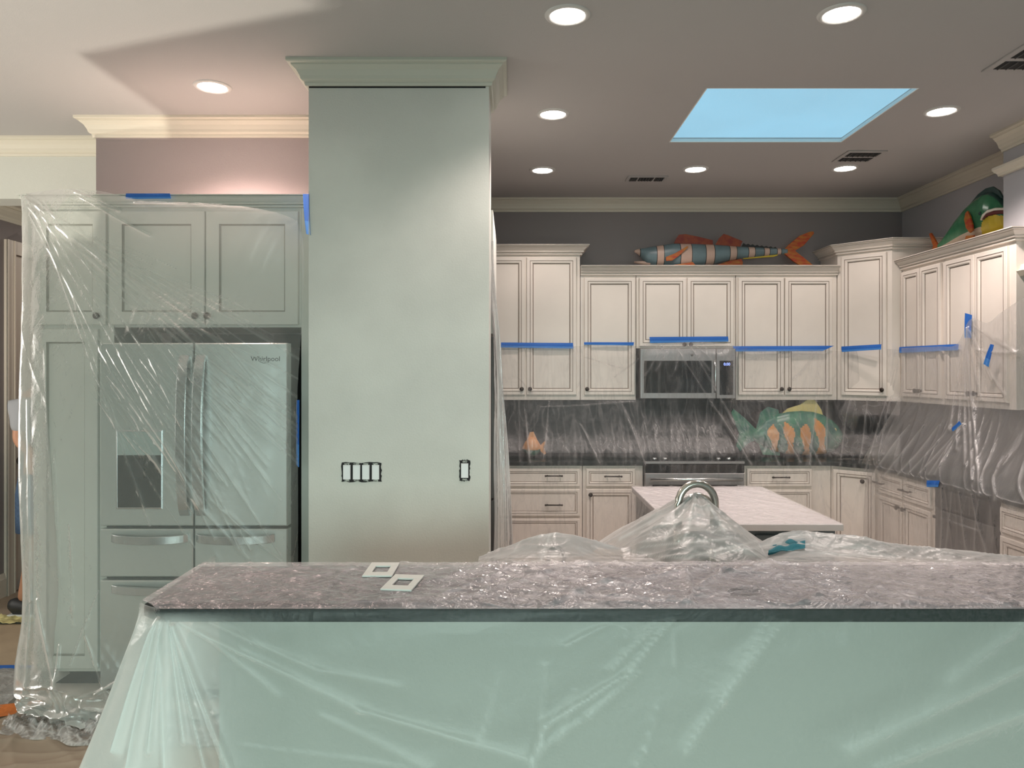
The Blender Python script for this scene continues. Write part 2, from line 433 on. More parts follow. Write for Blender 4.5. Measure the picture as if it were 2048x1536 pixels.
def grid_mesh(name, X, Y, Z, m, parent=None, mask=None, smooth=True, fold=None):
    nv, nu = X.shape
    co = np.stack([X, Y, Z], -1).reshape(-1, 3)
    idx = np.arange(nv*nu).reshape(nv, nu)
    q = np.stack([idx[:-1, :-1], idx[:-1, 1:], idx[1:, 1:], idx[1:, :-1]], -1)
    if mask is not None:
        mm = mask[:-1, :-1] & mask[:-1, 1:] & mask[1:, 1:] & mask[1:, :-1]
        q = q[mm]
    q = q.reshape(-1, 4)
    me = bpy.data.meshes.new(name)
    me.vertices.add(len(co)); me.vertices.foreach_set('co', co.astype(np.float32).ravel())
    me.loops.add(q.size); me.loops.foreach_set('vertex_index', q.astype(np.int32).ravel())
    me.polygons.add(len(q)); me.polygons.foreach_set('loop_start', np.arange(0, q.size, 4, dtype=np.int32))
    me.polygons.foreach_set('loop_total', np.full(len(q), 4, dtype=np.int32))
    me.update(calc_edges=True)
    if fold is not None:
        at = me.attributes.new('fold', 'FLOAT', 'POINT'); at.data.foreach_set('value', fold.astype(np.float32).ravel())
    me.validate()
    me.polygons.foreach_set('use_smooth', np.full(len(me.polygons), smooth))
    me.materials.append(m)
    o = bpy.data.objects.new(name, me); C.objects.link(o)
    if parent: o.parent = parent
    return o


def flat_sheet(name, pts, m, label, cat, nu=120, nv=120, amp=.006, seed=1, z=.003, s=1.0):
    a, b, c, d = [np.array(p) for p in pts]
    u, v = np.meshgrid(np.linspace(0, 1, nu), np.linspace(0, 1, nv))
    P = (a[None, None]*(1-u)[..., None]+b[None, None]*u[..., None])*(1-v)[..., None]+(d[None, None]*(1-u)[..., None]+c[None, None]*u[..., None])*v[..., None]
    Z = z+rumple(P[..., 0], P[..., 1], s, amp, seed)
    return tag(grid_mesh(name, P[..., 0], P[..., 1], Z, m), label, cat)


flat_sheet('floor_paper', [(-2.75, 2.0), (-.80, 2.0), (-.80, 3.50), (-2.75, 3.50)], M_paper, 'creased brown builder paper on the floor in front of the fridge drape', 'floor paper', 260, 200, .022, 3)
flat_sheet('floor_paper', [(-4.5, 4.02), (-2.45, 4.02), (-2.45, 4.74), (-4.5, 4.70)], M_paper2, 'tan builder paper on the floor before the hallway opening', 'floor paper', 90, 60, .006, 5, z=.002)
flat_sheet('floor_paper', [(-4.2, 4.80), (-2.52, 4.80), (-2.52, 7.8), (-3.58, 7.8)], M_paper, 'dull brown builder paper running down the hallway floor', 'floor paper', 60, 60, .005, 8, z=.002)
M_floorfilm = plastic('floor_film', .45, .3, .35, bump=.9, bscale=22)
flat_sheet('plastic_sheet', [(-4.5, 3.60), (-2.40, 3.50), (-2.40, 4.0), (-4.5, 4.02)], M_floorfilm, 'crinkled clear plastic lying on the floor left of the fridge drape', 'plastic sheet', 110, 60, .02, 9, z=.012, s=2.4)
flat_sheet('tape_strip', [(-4.4, 4.005), (-2.42, 4.0), (-2.42, 4.05), (-4.4, 4.055)], M_tape, 'blue tape line across the floor paper by the hallway', 'tape', 80, 8, .004, 10, z=.012)
M_orange = mat('orange_webbing', (.62, .17, .03), .6, var=.15, vscale=12, bump=.3, bscale=60)
flat_sheet('orange_strap', [(-2.9, 3.20), (-2.22, 3.50), (-2.26, 3.62), (-3.05, 3.36)], M_orange, 'orange strip lying on the floor paper at the left edge', 'strap', 60, 16, .006, 12, z=.014)
# yellowish sheet standing in for light spilt on the hall opening floor
flat_sheet('floor_light_patch', [(-3.55, 4.70), (-2.95, 4.72), (-2.95, 4.84), (-3.5, 4.86)], mat('light_patch_yellow', (.62, .54, .25), .6, var=.3, vscale=20, bump=.6, bscale=30), 'yellowish sheet painted as a patch of light on the floor behind the tan paper', 'light patch', 50, 24, .02, 13, z=.012, s=3)

# ------------------------------------------------------------------ recessed lights
def downlight(loc, label):
    t = thing('recessed_light', label, 'ceiling light', loc, 0, 'recessed ceiling lights')
    return t
cans = [((425, 173), 'recessed light in the ceiling above the fridge cabinet'),
        ((1135, 30), 'recessed light at the top edge, right of the column crown'),
        ((1683, 27), 'recessed light at the top edge of the picture, right of centre'),
        ((1106, 228), 'recessed light right beside the column, in the second row'),
        ((1883, 222), 'recessed light to the right of the skylight'),
        ((1085, 340), 'leftmost recessed light of the far row along the back crown'),
        ((1391, 338), 'middle recessed light of the far row, beside the slotted vent'),
        ((1690, 336), 'rightmost recessed light of the far row, under the square vent')]
proto = None
for (p, lab) in cans:
    d = (ZC-CAMZ)*F/(CY-p[1]); x = (p[0]-CX)*d/F
    if proto is None:
        proto = downlight((x, d, ZC), lab)
        MB().lathe([(.070, -.001), (.074, -.008), (.090, -.006), (.094, 0), (.094, .001), (.070, .001)], (0, 0, 0), 'z', 36).build('trim_ring', mat('white_can_trim', (.62, .60, .58), .4), proto)
        MB().lathe([(.0695, -.0015), (.0695, -.004), (.05, -.0065), (.01, -.007)], (0, 0, 0), 'z', 36).build('lens', M_lens, proto)
    else:
        dup(proto, (x, d, ZC), None, lab)
    l = bpy.data.lights.new('can_light', 'SPOT'); l.energy = CAN_POWER*3.2*(1.9 if p[0] < 600 else .62 if p[1] > 300 else 2.25 if p[1] > 200 else .85 if p[0] < 1200 else 1.35); l.spot_size = math.radians(128); l.spot_blend = .6; l.shadow_soft_size = .05
    l.color = CAN_COL if p[0] > 600 else (1.0, .72, .65)
    o = bpy.data.objects.new('can_light', l); C.objects.link(o); o.location = (x, d, ZC-.06)
# vents
def vent(px, py, w, h, slots, label, gaps):
    d = (ZC-CAMZ)*F/(CY-py); x = (px-CX)*d/F
    t = thing('ceiling_vent', label, 'vent', (x, d, ZC), 0)
    MB().box(-w/2, w/2, -h/2, h/2, -.008, 0).build('frame', mat('vent_frame', (.42, .40, .39), .5), t, .002)
    for (a, b, hh0, hh1) in gaps:
        MB().box(a*w, b*w, hh0*h, hh1*h, -.0095, -.0075).build('slot', M_dark, t)
        n = slots
        for k in range(n):
            xx = a*w+(b-a)*w*(k+.5)/n
            MB().box(xx-.0015, xx+.0015, hh0*h, hh1*h, -.014, -.009).build('slat', M_steeld, t)
vent(1293, 356.5, .30, .15, 5, 'slotted ceiling vent with three grilles, left of the middle far light', [(-.42, -.24, -.32, .32), (-.20, .16, -.32, .32), (.20, .42, -.32, .32)])
vent(1718, 312, .26, .26, 6, 'square ceiling vent just right below the skylight', [(-.40, .40, -.38, -.06), (-.40, .40, .06, .36)])
vent(2068, 116, .30, .30, 6, 'ceiling vent cut off by the right edge near the top corner', [(-.40, .40, -.38, -.06), (-.40, .40, .06, .36)])

# ------------------------------------------------------------------ cabinets
DOORP = [(0, 0), (0, .016), (.004, .020), (.027, .020), (.028, .0165), (.031, .0165), (.032, .020), (.044, .0185), (.050, .011), (.0505, .006), (.0535, .006), (.056, .009)]
DOORM = [0, 0, 0, 1, 1, 1, 0, 0, 1, 1, 1]
SHAKP = [(0, 0), (0, .016), (.003, .019), (.066, .019), (.068, .012), (.074, .008), (.078, .008)]
SHAKM = [0, 0, 0, 1, 1, 0]
DRWP = [(0, 0), (0, .016), (.004, .020), (.020, .020), (.021, .0165), (.023, .0165), (.024, .020), (.032, .018), (.034, .012), (.036, .012), (.038, .014)]
DRWM = [0, 0, 0, 1, 1, 1, 0, 0, 1, 1]


def knob_mb():
    return MB().lathe([(.008, 0), (.007, -.012), (.015, -.018), (.017, -.024), (.013, -.029), (.004, -.031)], (0, 0, 0), 'y', 14)


KNOB = knob_mb().build('knob', M_knob); KNOBME = KNOB.data; bpy.data.objects.remove(KNOB)
hb = MB(); hb.tube([(-.062, -.030, 0), (.062, -.030, 0)], .0055, 8)
for s in (-1, 1): hb.tube([(s*.048, 0, 0), (s*.048, -.030, 0)], .005, 8); hb.lathe([(.008, -.032), (.008, -.028)], (s*.062, 0, 0), 'y', 8)
PULL = hb.build('pull_handle', M_knob); PULLME = PULL.data; bpy.data.objects.remove(PULL)


def inst(name, me, parent, loc):
    o = bpy.data.objects.new(name, me); C.objects.link(o); o.parent = parent; o.location = loc; return o


def door(parent, x0, x1, z0, z1, y, prof=DOORP, pm=DOORM, mats=None, knob=None, pull=None, name='door'):
    mats = mats or [M_cab, M_glaze]
    d = MB().rings(x0, x1, z0, z1, y, prof, pm).build(name, mats, parent)
    if knob: inst('knob', KNOBME, d, (knob[0], y-.019, knob[1]))
    if pull: inst('pull_handle', PULLME, d, (pull[0], y-.019, pull[1]))
    return d


def upper(name, label, x0, x1, z0, z1, yf, depth, doors, loc=(0, 0, 0), rz=0, m=None):
    t = thing(name, label, 'cabinet', loc, rz)
    MB().box(x0, x1, yf, yf+depth, z0, z1).build('body', m or M_cab, t, .002)
    for dd in doors: door(t, *dd[:4], yf, knob=dd[4] if len(dd) > 4 else None)
    return t


CCP = lambda z0, z1, w=.07: [(0, z0), (.010, z0), (.018, z0+(z1-z0)*.05), (.018, z0+(z1-z0)*.13), (.011, z0+(z1-z0)*.16), (.011, z0+(z1-z0)*.22), (.028, z0+(z1-z0)*.28), (.030, z0+(z1-z0)*.36), (.024, z0+(z1-z0)*.40),
                             (.036, z0+(z1-z0)*.55), (.052, z0+(z1-z0)*.74), (.050, z0+(z1-z0)*.78), (w-.008, z0+(z1-z0)*.82), (w-.004, z0+(z1-z0)*.87), (w-.012, z0+(z1-z0)*.89), (w-.012, z0+(z1-z0)*.92), (w, z0+(z1-z0)*.94), (w, z1), (0, z1)]
YF = 6.0
dep = YB-YF
Z0, ZS, ZT = 1.372, 2.37, 2.535
KZ = 1.46
t = upper('tall_wall_cabinet', 'taller cream wall cabinet with two doors, next to the column', -.31, .552, Z0, ZT, YF, dep,
          [(-.285, .112, 1.412, 2.512, (.085, KZ)), (.124, .522, 1.412, 2.512, (.151, KZ))])
MB().sweep(CCP(ZT-.005, 2.608), [(-.31, YF), (.552, YF), (.552, YB)], 1).build('crown', M_cab, t)
upper('wall_cabinet', 'narrow single-door cream wall cabinet left of the microwave', .556, .998, Z0, ZS, YF, dep, [(.585, 1.000-.012, 1.412, 2.348, (.605, KZ))])
upper('wall_cabinet', 'short cream double-door cabinet above the microwave', 1.002, 1.795, 1.785, ZS, YF, dep,
      [(1.024, 1.398, 1.80, 2.348, (1.378, 1.815)), (1.406, 1.790-.012, 1.80, 2.348, (1.43, 1.815))])
upper('wall_cabinet', 'cream double-door wall cabinet right of the microwave', 1.80, 2.605, Z0, ZS, YF, dep,
      [(1.814, 2.178, 1.412, 2.348, (2.152, KZ)), (2.186, 2.565, 1.412, 2.348, (2.212, KZ))])
tag(MB().sweep(CCP(ZS-.002, 2.442), [(.556, YF), (2.608, YF)], 1).box(.556, 2.608, YF, YB, ZS+.001, ZS+.012).build('cornice', M_cab), 'long straight cream cornice along the low wall cabinets, under the striped fish', 'cornice')
# diagonal corner cabinet
ax, ay, bx, by = 2.612, 6.0, 2.896, 5.70
L_ = math.hypot(bx-ax, by-ay); ang = math.atan2(by-ay, bx-ax)
t = thing('corner_wall_cabinet', 'tall diagonal cream corner cabinet with one door', 'cabinet')
MB().prism([(ax, YB), (ax, ay), (bx, by), (XR, by), (XR, YB)], Z0, ZT).build('body', M_cab, t, .002)
q = bpy.data.objects.new('front_door', None)
dm = MB().rings(.035, L_-.035, 1.412, 2.512, 0, DOORP, DOORM).build('door', [M_cab, M_glaze], t); dm.location = (ax, ay, 0); dm.rotation_euler = (0, 0, ang)
inst('knob', KNOBME, dm, (L_-.06, -.019, KZ))
MB().sweep(CCP(ZT-.005, 2.608), [(ax, YB), (ax, ay), (bx, by), (XR, by)], 1).build('crown', M_cab, t)
# right wall cabinets (local x runs along -Y of the room, front faces -X)
def rot_right(name, label, y0, y1, z0, z1, doors, xf=2.97, cat='cabinet'):
    # local x = distance towards the camera from y0, local -y = room -x
    t = thing(name, label, cat, (xf, y0, 0), -math.pi/2)
    MB().box(0, y0-y1, 0, XR-xf, z0, z1).build('body', M_cab, t, .002)
    for dd in doors: door(t, *dd[:4], 0, knob=dd[4] if len(dd) > 4 else None)
    return t
rot_right('wall_cabinet', 'cream wall cabinet with two narrow doors beside the diagonal corner cabinet', 5.695, 5.135, Z0, ZS,
          [(.02, .272, 1.412, 2.348, (.25, KZ)), (.280, .535, 1.412, 2.348, (.30, KZ))])
rot_right('wall_cabinet', 'cream wall cabinet under the green fish, nearest on the right wall', 5.131, 4.41, Z0, ZS,
          [(.02, .345, 1.412, 2.348, (.32, KZ)), (.353, .665, 1.412, 2.348, (.38, KZ))])
tag(MB().sweep(CCP(ZS-.002, 2.442), [(2.97, 5.69), (2.97, 4.41), (3.02, 4.41)], 1).box(2.97, XR, 4.41, 5.69, ZS+.001, ZS+.012).build('cornice', M_cab), 'cream cornice on the right wall cabinets, under the green fish', 'cornice')

# base cabinets, back wall
YBF = 5.725
def base(name, label, x0, x1, fronts, loc=(0, 0, 0), rz=0, yf=YBF, depth=None, cat='cabinet'):
    t = thing(name, label, cat, loc, rz)
    dp = depth if depth else YB-YBF
    MB().box(x0, x1, yf, yf+dp-.015, .10, .884).build('body', M_cab, t, .002)
    MB().box(x0, x1, yf+.06, yf+dp-.015, 0, .10).build('toe_kick', M_dark, t)
    for (kind, a, b, c, d, hw) in fronts:
        if kind == 'drawer':
            ds = hw if isinstance(hw, list) else [hw]
            o = MB().rings(a, b, c, d, yf, DRWP, DRWM).build('drawer', [M_cab, M_glaze], t)
            for h in ds: inst('pull_handle', PULLME, o, (h[0], yf-.019, h[1]))
        else:
            door(t, a, b, c, d, yf, knob=hw)
    return t
def zz(py): return CAMZ-(py-CY)*(YBF-.02)/F
base('drawer_cabinet', 'wide cream base cabinet with stacked drawers, beside the column', -.40, .543,
     [('drawer', -.38, .525, .725, .86, [(-.20, zz(951)), (.324, zz(951))]), ('drawer', -.38, .525, .50, .705, [(-.20, zz(1009)), (.324, zz(1009))]), ('drawer', -.38, .525, .14, .48, [(-.20, .36), (.324, .36)])])
base('base_cabinet', 'narrow cream base cabinet left of the range, drawer over door', .547, 1.005,
     [('drawer', .572, .945, .725, .86, (.775, zz(952))), ('door', .572, .945, .14, .705, (.603, zz(989)))])
base('base_cabinet', 'cream base cabinet right of the range, drawers behind plastic', 1.765, 2.44,
     [('drawer', 1.795, 2.29, .725, .86, (2.045, zz(954))), ('drawer', 1.795, 2.29, .46, .70, (2.045, .58)), ('drawer', 1.795, 2.29, .14, .44, (2.045, .3))])
# diagonal base corner
t = thing('corner_base_cabinet', 'diagonal cream corner base cabinet with a single knob', 'cabinet')
a1, a2, b1, b2 = 2.445, YBF, 2.69, 5.48
MB().prism([(a1, YB-.015), (a1, a2), (b1, b2), (XR-.015, b2), (XR-.015, YB-.015)], .10, .884).build('body', M_cab, t, .002)
MB().prism([(a1, YB-.015), (a1, a2+.08), (b1+.08, b2), (XR-.015, b2), (XR-.015, YB-.015)], 0, .10).build('toe_kick', M_dark, t)
Lb = math.hypot(b1-a1, b2-a2)
dm = MB().rings(.02, Lb-.02, .14, .86, 0, DOORP, DOORM).build('door', [M_cab, M_glaze], t); dm.location = (a1, a2, 0); dm.rotation_euler = (0, 0, math.atan2(b2-a2, b1-a1))
inst('knob', KNOBME, dm, (Lb*.70, -.019, .79))
# right wall bases; local x towards the camera
def base_right(name, label, y0, y1, fronts, cat='cabinet'):
    return base(name, label, 0, y0-y1, fronts, (2.69, y0, 0), -math.pi/2, 0, XR-2.69, cat)
def ly(px, y0): return y0-2.69*F/(px-CX)
y0 = 5.476
base_right('base_cabinet', 'cream base cabinet on the right wall with two drawers over two doors', y0, 4.76,
           [('drawer', .02, .345, .725, .86, (ly(1767, y0), .795)), ('drawer', .365, .695, .725, .86, (ly(1820, y0), .795)),
            ('door', .02, .345, .14, .705, (.315, .665)), ('door', .365, .695, .14, .705, (.395, .665))])
t = thing('dishwasher', 'dark dishwasher under the right counter behind plastic', 'dishwasher', (2.69, 4.74, 0), -math.pi/2)
MB().box(.02, .60, .0, .58, .02, .875).build('body', M_dark, t)
MB().rings(.03, .59, .11, .74, 0, [(0, 0), (0, .02), (.004, .024)]).build('door', M_steeld, t)
MB().rings(.03, .59, .75, .87, 0, [(0, 0), (0, .02), (.004, .024)]).build('control_panel', M_blackgl, t)
MB().tube([(.08, -.06, .70), (.54, -.06, .70)], .011, 10).box(.09, .105, -.06, -.02, .69, .71).box(.515, .53, -.06, -.02, .69, .71).build('handle', M_steeld, t)
base_right('base_cabinet', 'cream base cabinet nearest on the right wall, past the dishwasher', 4.12, 2.75,
           [('drawer', .02, .66, .725, .86, (.34, .795)), ('door', .02, .66, .14, .705, (.6, .6)), ('drawer', .70, 1.34, .725, .86, (1.0, .795)), ('door', .70, 1.34, .14, .705, (.78, .6))])
# counters + splash
mb = MB(); mb.prism([(-.80, YB), (-.80, 5.695), (1.008, 5.695), (1.008, YB)], .884, .914)
tag(mb.build('countertop', M_granite, None, .003), 'black granite countertop left of the range under plastic', 'countertop')
mb = MB(); mb.prism([(1.764, YB), (1.764, 5.695), (2.43, 5.695), (2.665, 5.46), (2.665, 2.75), (XR, 2.75), (XR, YB)], .884, .914)
tag(mb.build('countertop', M_granite, None, .003), 'black granite countertop wrapping the right corner under plastic', 'countertop')
mb = MB(); mb.box(-.80, 1.02, YB-.012, YB, .914, Z0); mb.box(1.02, 1.76, YB-.012, YB, .914, 1.40); mb.box(1.76, XR, YB-.012, YB, .914, Z0)
mb.box(XR-.012, XR, 2.75, YB-.012, .914, Z0)
struct(mb.build('trim_9', M_back))

# microwave
t = thing('microwave', 'stainless over-range microwave with black door glass behind plastic', 'microwave', (1.02, 5.93, 1.385))
MB().box(0, .755, .02, .40, 0, .395).build('body', M_steeld, t)
MB().rings(0, .60, 0, .395, .02, [(0, 0), (0, .02), (.004, .024)]).build('door', M_steelm, t)
b = [o for o in t.children if o.name.startswith('door')][0]
MB().rings(.03, .565, .045, .30, -.004, [(0, 0), (0, .001), (.002, .002)]).build('door_glass', M_blackgl, b)
MB().rings(.603, .755, 0, .395, .02, [(0, 0), (0, .02), (.004, .024)]).build('control_panel', M_steelm, t)
MB().rings(.628, .735, .03, .30, -.004, [(0, 0), (0, .001), (.002, .002)]).build('keypad', M_blackgl, t)
MB().tube([(.585, -.03, .05), (.583, -.045, .1), (.583, -.045, .25), (.585, -.03, .31)], .010, 8).build('handle', M_handle, t)


def text(s, size, loc, m, parent=None, rot=(math.pi/2, 0, 0), name='lettering', ext=.0004, font_scale=1.0):
    cu = bpy.data.curves.new(name, 'FONT'); cu.body = s; cu.size = size; cu.extrude = ext; cu.align_x = 'CENTER'; cu.align_y = 'CENTER'
    o = bpy.data.objects.new(name, cu); C.objects.link(o)
    bpy.context.view_layer.update()
    dg = bpy.context.evaluated_depsgraph_get()
    me = bpy.data.meshes.new_from_object(o.evaluated_get(dg)); bpy.data.objects.remove(o)
    q = bpy.data.objects.new(name, me); C.objects.link(q); me.materials.clear(); me.materials.append(m)
    q.location = loc; q.rotation_euler = rot
    if parent: q.parent = parent
    return q
text('0:00', .030, (.685, -.0075, .272), M_led, t, name='clock_digits')
MB().lathe([(.010, 0), (.010, -.001)], (.41, -.0045, .345), 'y', 14).build('badge', M_steeld, t)

# range
t = thing('range', 'stainless slide-in range with dark oven window between the base cabinets', 'range', (1.012, 5.66, 0))
MB().box(.004, .746, .03, .66, .02, .90).build('body', M_steeld, t)
MB().box(0, .75, 0, .66, .900, .918).build('cooktop', M_blackgl, t, .002)
MB().box(0, .75, -.006, .02, .905, .921).build('front_lip', M_steelm, t)
MB().box(.0, .75, .0, .04, .835, .897).build('control_panel', M_blackgl, t, .002)
b = MB().rings(0, .75, .22, .832, .03, [(0, 0), (0, .03), (.004, .034)]).build('oven_door', M_steelm, t)
MB().rings(.055, .695, .36, .745, -.004, [(0, 0), (0, .001), (.002, .002)]).build('oven_window', M_blackgl, b)
hm = MB().tube([(.03, -.055, .792), (.72, -.055, .792)], .014, 12); hm.box(.05, .075, -.05, 0, .782, .802); hm.box(.675, .70, -.05, 0, .782, .802)
hm.build('handle', M_handle, b)
MB().rings(0, .75, .05, .21, .03, [(0, 0), (0, .03), (.004, .034)]).build('drawer', M_steelm, t)
for kx in (.09, .17, .58, .66):
    MB().lathe([(.020, 0), (.019, .018), (.012, .022)], (kx, .10, .918), 'z', 14).build('control_knob', M_handle, t)

# island
t = thing('kitchen_island', 'kitchen island with white quartz top and dark slate base', 'island', (1.105, 3.91, 0))
MB().box(-.37, .37, -.50, .50, .10, .884).build('body', M_isbase, t, .003)
MB().box(-.33, .33, -.46, .46, 0, .10).build('toe_kick', M_dark, t)
MB().box(-.387, .387, -.547, .547, .884, .914).build('countertop', M_island, t, .003)
for k in range(2):
    q = MB().rings(-.34+.345*k, -.01+.345*k, .14, .86, -.50, SHAKP, SHAKM).build('door', [M_isbase, M_dark], t)

# second refrigerator seen edge on beside the column
t = thing('side_refrigerator', 'dark steel refrigerator edge on, behind the right side of the column', 'refrigerator', (-.085, 3.95, 0))
MB().box(-.66, -.02, 0, .93, .02, 1.77).build('body', M_steeld, t, .004)
for (z0, z1) in ((.03, .92), (.93, 1.785)):
    MB().box(-.02, 0, .003, .927, z0, z1).build('door', M_steeld, t, .004)
mbx = MB().box(0.001, .003, .02, .14, 1.27, 1.50); mbx2 = MB().box(.0035, .005, .03, .12, 1.47, 1.60)
n_ = mbx.build('note_sheet', mat('cream_note_paper', (.66, .58, .48), .7), t); n2 = mbx2.build('photo_print', mat('dark_photo_print', (.12, .13, .13), .4), t)
MB().box(-.67, -.01, .0, .93, 1.80, 2.45).build('over_cabinet', M_primer, None)
tag(bpy.data.objects['over_cabinet'], 'pale cabinet panel above the edge-on refrigerator beside the column', 'cabinet')
bpy.data.objects['over_cabinet'].location = (-.085, 3.95, 0)

# ------------------------------------------------------------------ refrigerator and its cabinetry
RX0 = -1.990
t = thing('refrigerator', 'stainless four-door refrigerator with water dispenser behind the plastic', 'refrigerator', (RX0, 3.63, 0))
Wd = .908
MB().box(.01, Wd-.01, .07, .70, .02, 1.72).build('body', M_steeld, t, .004)
MB().box(.012, Wd-.012, .04, .07, .04, 1.72).build('gasket', M_dark, t)
half = .450
zt = 1.738; zd = 1.6-(1052-CY)*3.63/F; z2a = 1.6-(1058-CY)*3.63/F; z2b = 1.6-(1154-CY)*3.63/F; z3 = 1.6-(1161-CY)*3.63/F
def fdoor(x0, x1, z0, z1, nm='door'): return MB().rings(x0, x1, z0, z1, .06, [(0, 0), (0, .055), (.005, .06)]).build(nm, M_steel, t)
dl = fdoor(0, half, zd, zt); dr_ = fdoor(half+.008, Wd, zd, zt)
w1 = fdoor(0, half, z2b, z2a, 'drawer'); w2 = fdoor(half+.008, Wd, z2b, z2a, 'drawer'); w3 = fdoor(0, Wd, .06, z3, 'drawer')
def vhandle(x, parent):
    n = 24; mb = MB(); v = []; 
    for i in range(n+1):
        s = i/n; z = (1.6+(743-1035)*3.58/F)+s*((1.6+(743-710)*3.58/F)-(1.6+(743-1035)*3.58/F))
        y = -.010-.052*math.sin(math.pi*s)**.5; ww = .024
        v += [(x-ww, y, z), (x+ww, y, z), (x+ww, y+.018, z), (x-ww, y+.018, z)]
    f = [(4*i+j, 4*i+(j+1) % 4, 4*i+4+(j+1) % 4, 4*i+4+j) for i in range(n) for j in range(4)]+[(0, 1, 2, 3), (4*n+3, 4*n+2, 4*n+1, 4*n)]
    mb.add(v, f); return mb.build('handle', M_handle, parent, .003)
vhandle(half-.036, dl); vhandle(half+.042, dr_)
def hhandle(x0, x1, z, parent):
    n = 24; v = []
    for i in range(n+1):
        s = i/n; x = x0+(x1-x0)*s; b = math.sin(math.pi*s)**.6; y = -.010-.045*b
        v += [(x, y, z-.020-.006*b), (x, y, z+.020-.006*b), (x, y+.015, z+.020-.006*b), (x, y+.015, z-.020-.006*b)]
    f = [(4*i+j, 4*i+(j+1) % 4, 4*i+4+(j+1) % 4, 4*i+4+j) for i in range(n) for j in range(4)]+[(0, 1, 2, 3), (4*n+3, 4*n+2, 4*n+1, 4*n)]
    MB().add(v, f).build('handle', M_handle, parent, .003)
hz = 1.6-(1078-CY)*3.6/F
hhandle(.060, .430, hz, w1); hhandle(half+.020, Wd-.06, hz, w2); hhandle(.06, Wd-.06, 1.6-(1181-CY)*3.6/F, w3)
# dispenser
a = W(233, 1018, 3.63); b_ = W(326, 860, 3.63)
fx0, fx1, fz0, fz1 = a.x-RX0, b_.x-RX0, a.z, b_.z
D = thing('dispenser', None, None); D.parent = None
bpy.data.objects.remove(D)
dd = MB().rings(fx0, fx1, fz0, fz1, .0, [(0, 0), (0, .004), (.006, .006), (.010, .004)]).build('dispenser', M_handle, dl)
MB().box(fx0+.008, fx1-.008, -.006, -.0035, fz0+.008, fz0+.26).build('dispenser_recess', M_blackgl, dl)
MB().box(fx0+.008, fx1-.008, -.0075, -.0035, fz0+.262, fz1-.008).build('control_panel', mat('teal_grey_panel', (.50, .60, .58), .2, metal=.4), dl)
MB().box((fx0+fx1)/2-.025, (fx0+fx1)/2+.025, -.014, -.005, fz0+.15, fz0+.24).build('paddle', M_dark, dl)
lg = W(531, 718, 3.63)
text('Whirlpool', .034, (lg.x-RX0, -.0006, lg.z), M_dark, dr_)
MB().tube([(lg.x-RX0-.03, -.001, lg.z-.012), (lg.x-RX0-.01, -.001, lg.z-.02), (lg.x-RX0+.01, -.001, lg.z-.018)], .0012, 6).build('logo_swoosh', M_dark, dr_)

YC = 3.80
CM = [M_cab2, M_glaze2]
t = thing('pantry_cabinet', 'tall primed pantry cabinet left of the refrigerator behind plastic', 'cabinet', (-2.415, YC, 0))
MB().box(0, .405, 0, .52, .08, 2.43).build('body', M_cab2, t, .002)
MB().box(0, .405, .05, .52, 0, .08).build('toe_kick', M_dark, t)
door(t, .006, .372, 1.835, 2.41, 0, SHAKP, SHAKM, CM, knob=(.335, 1.88))
door(t, .006, .332, .10, 1.815, 0, SHAKP, SHAKM, CM)
t = thing('over_fridge_cabinet', 'primed two-door cabinet above the refrigerator behind plastic', 'cabinet', (-2.008, YC, 0))
MB().box(0, .945, 0, .52, 1.823, 2.43).build('body', M_cab2, t, .002)
xk1, xk2 = (396-CX)*YC/F+2.008, (420-CX)*YC/F+2.008
door(t, -.02, .462, 1.835, 2.41, 0, SHAKP, SHAKM, CM, knob=(xk1, 1.88))
door(t, .470, .935, 1.835, 2.41, 0, SHAKP, SHAKM, CM, knob=(xk2, 1.88))
tag(MB().box(-1.063, -.957, YC, 4.47, 0, 2.43).build('filler_panel', M_cab2, None, .002), 'pale filler panel between the refrigerator gap and the column', 'panel')
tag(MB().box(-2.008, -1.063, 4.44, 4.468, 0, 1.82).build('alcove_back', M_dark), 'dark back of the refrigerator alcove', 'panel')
tag(MB().sweep(CCP(2.428, 2.486, .055), [(-2.415, 4.32), (-2.415, YC), (-.957, YC)], 1).box(-2.415, -.957, YC, 4.32, 2.431, 2.445).build('cornice', M_cab2), 'primed cornice on top of the refrigerator cabinets', 'cornice')

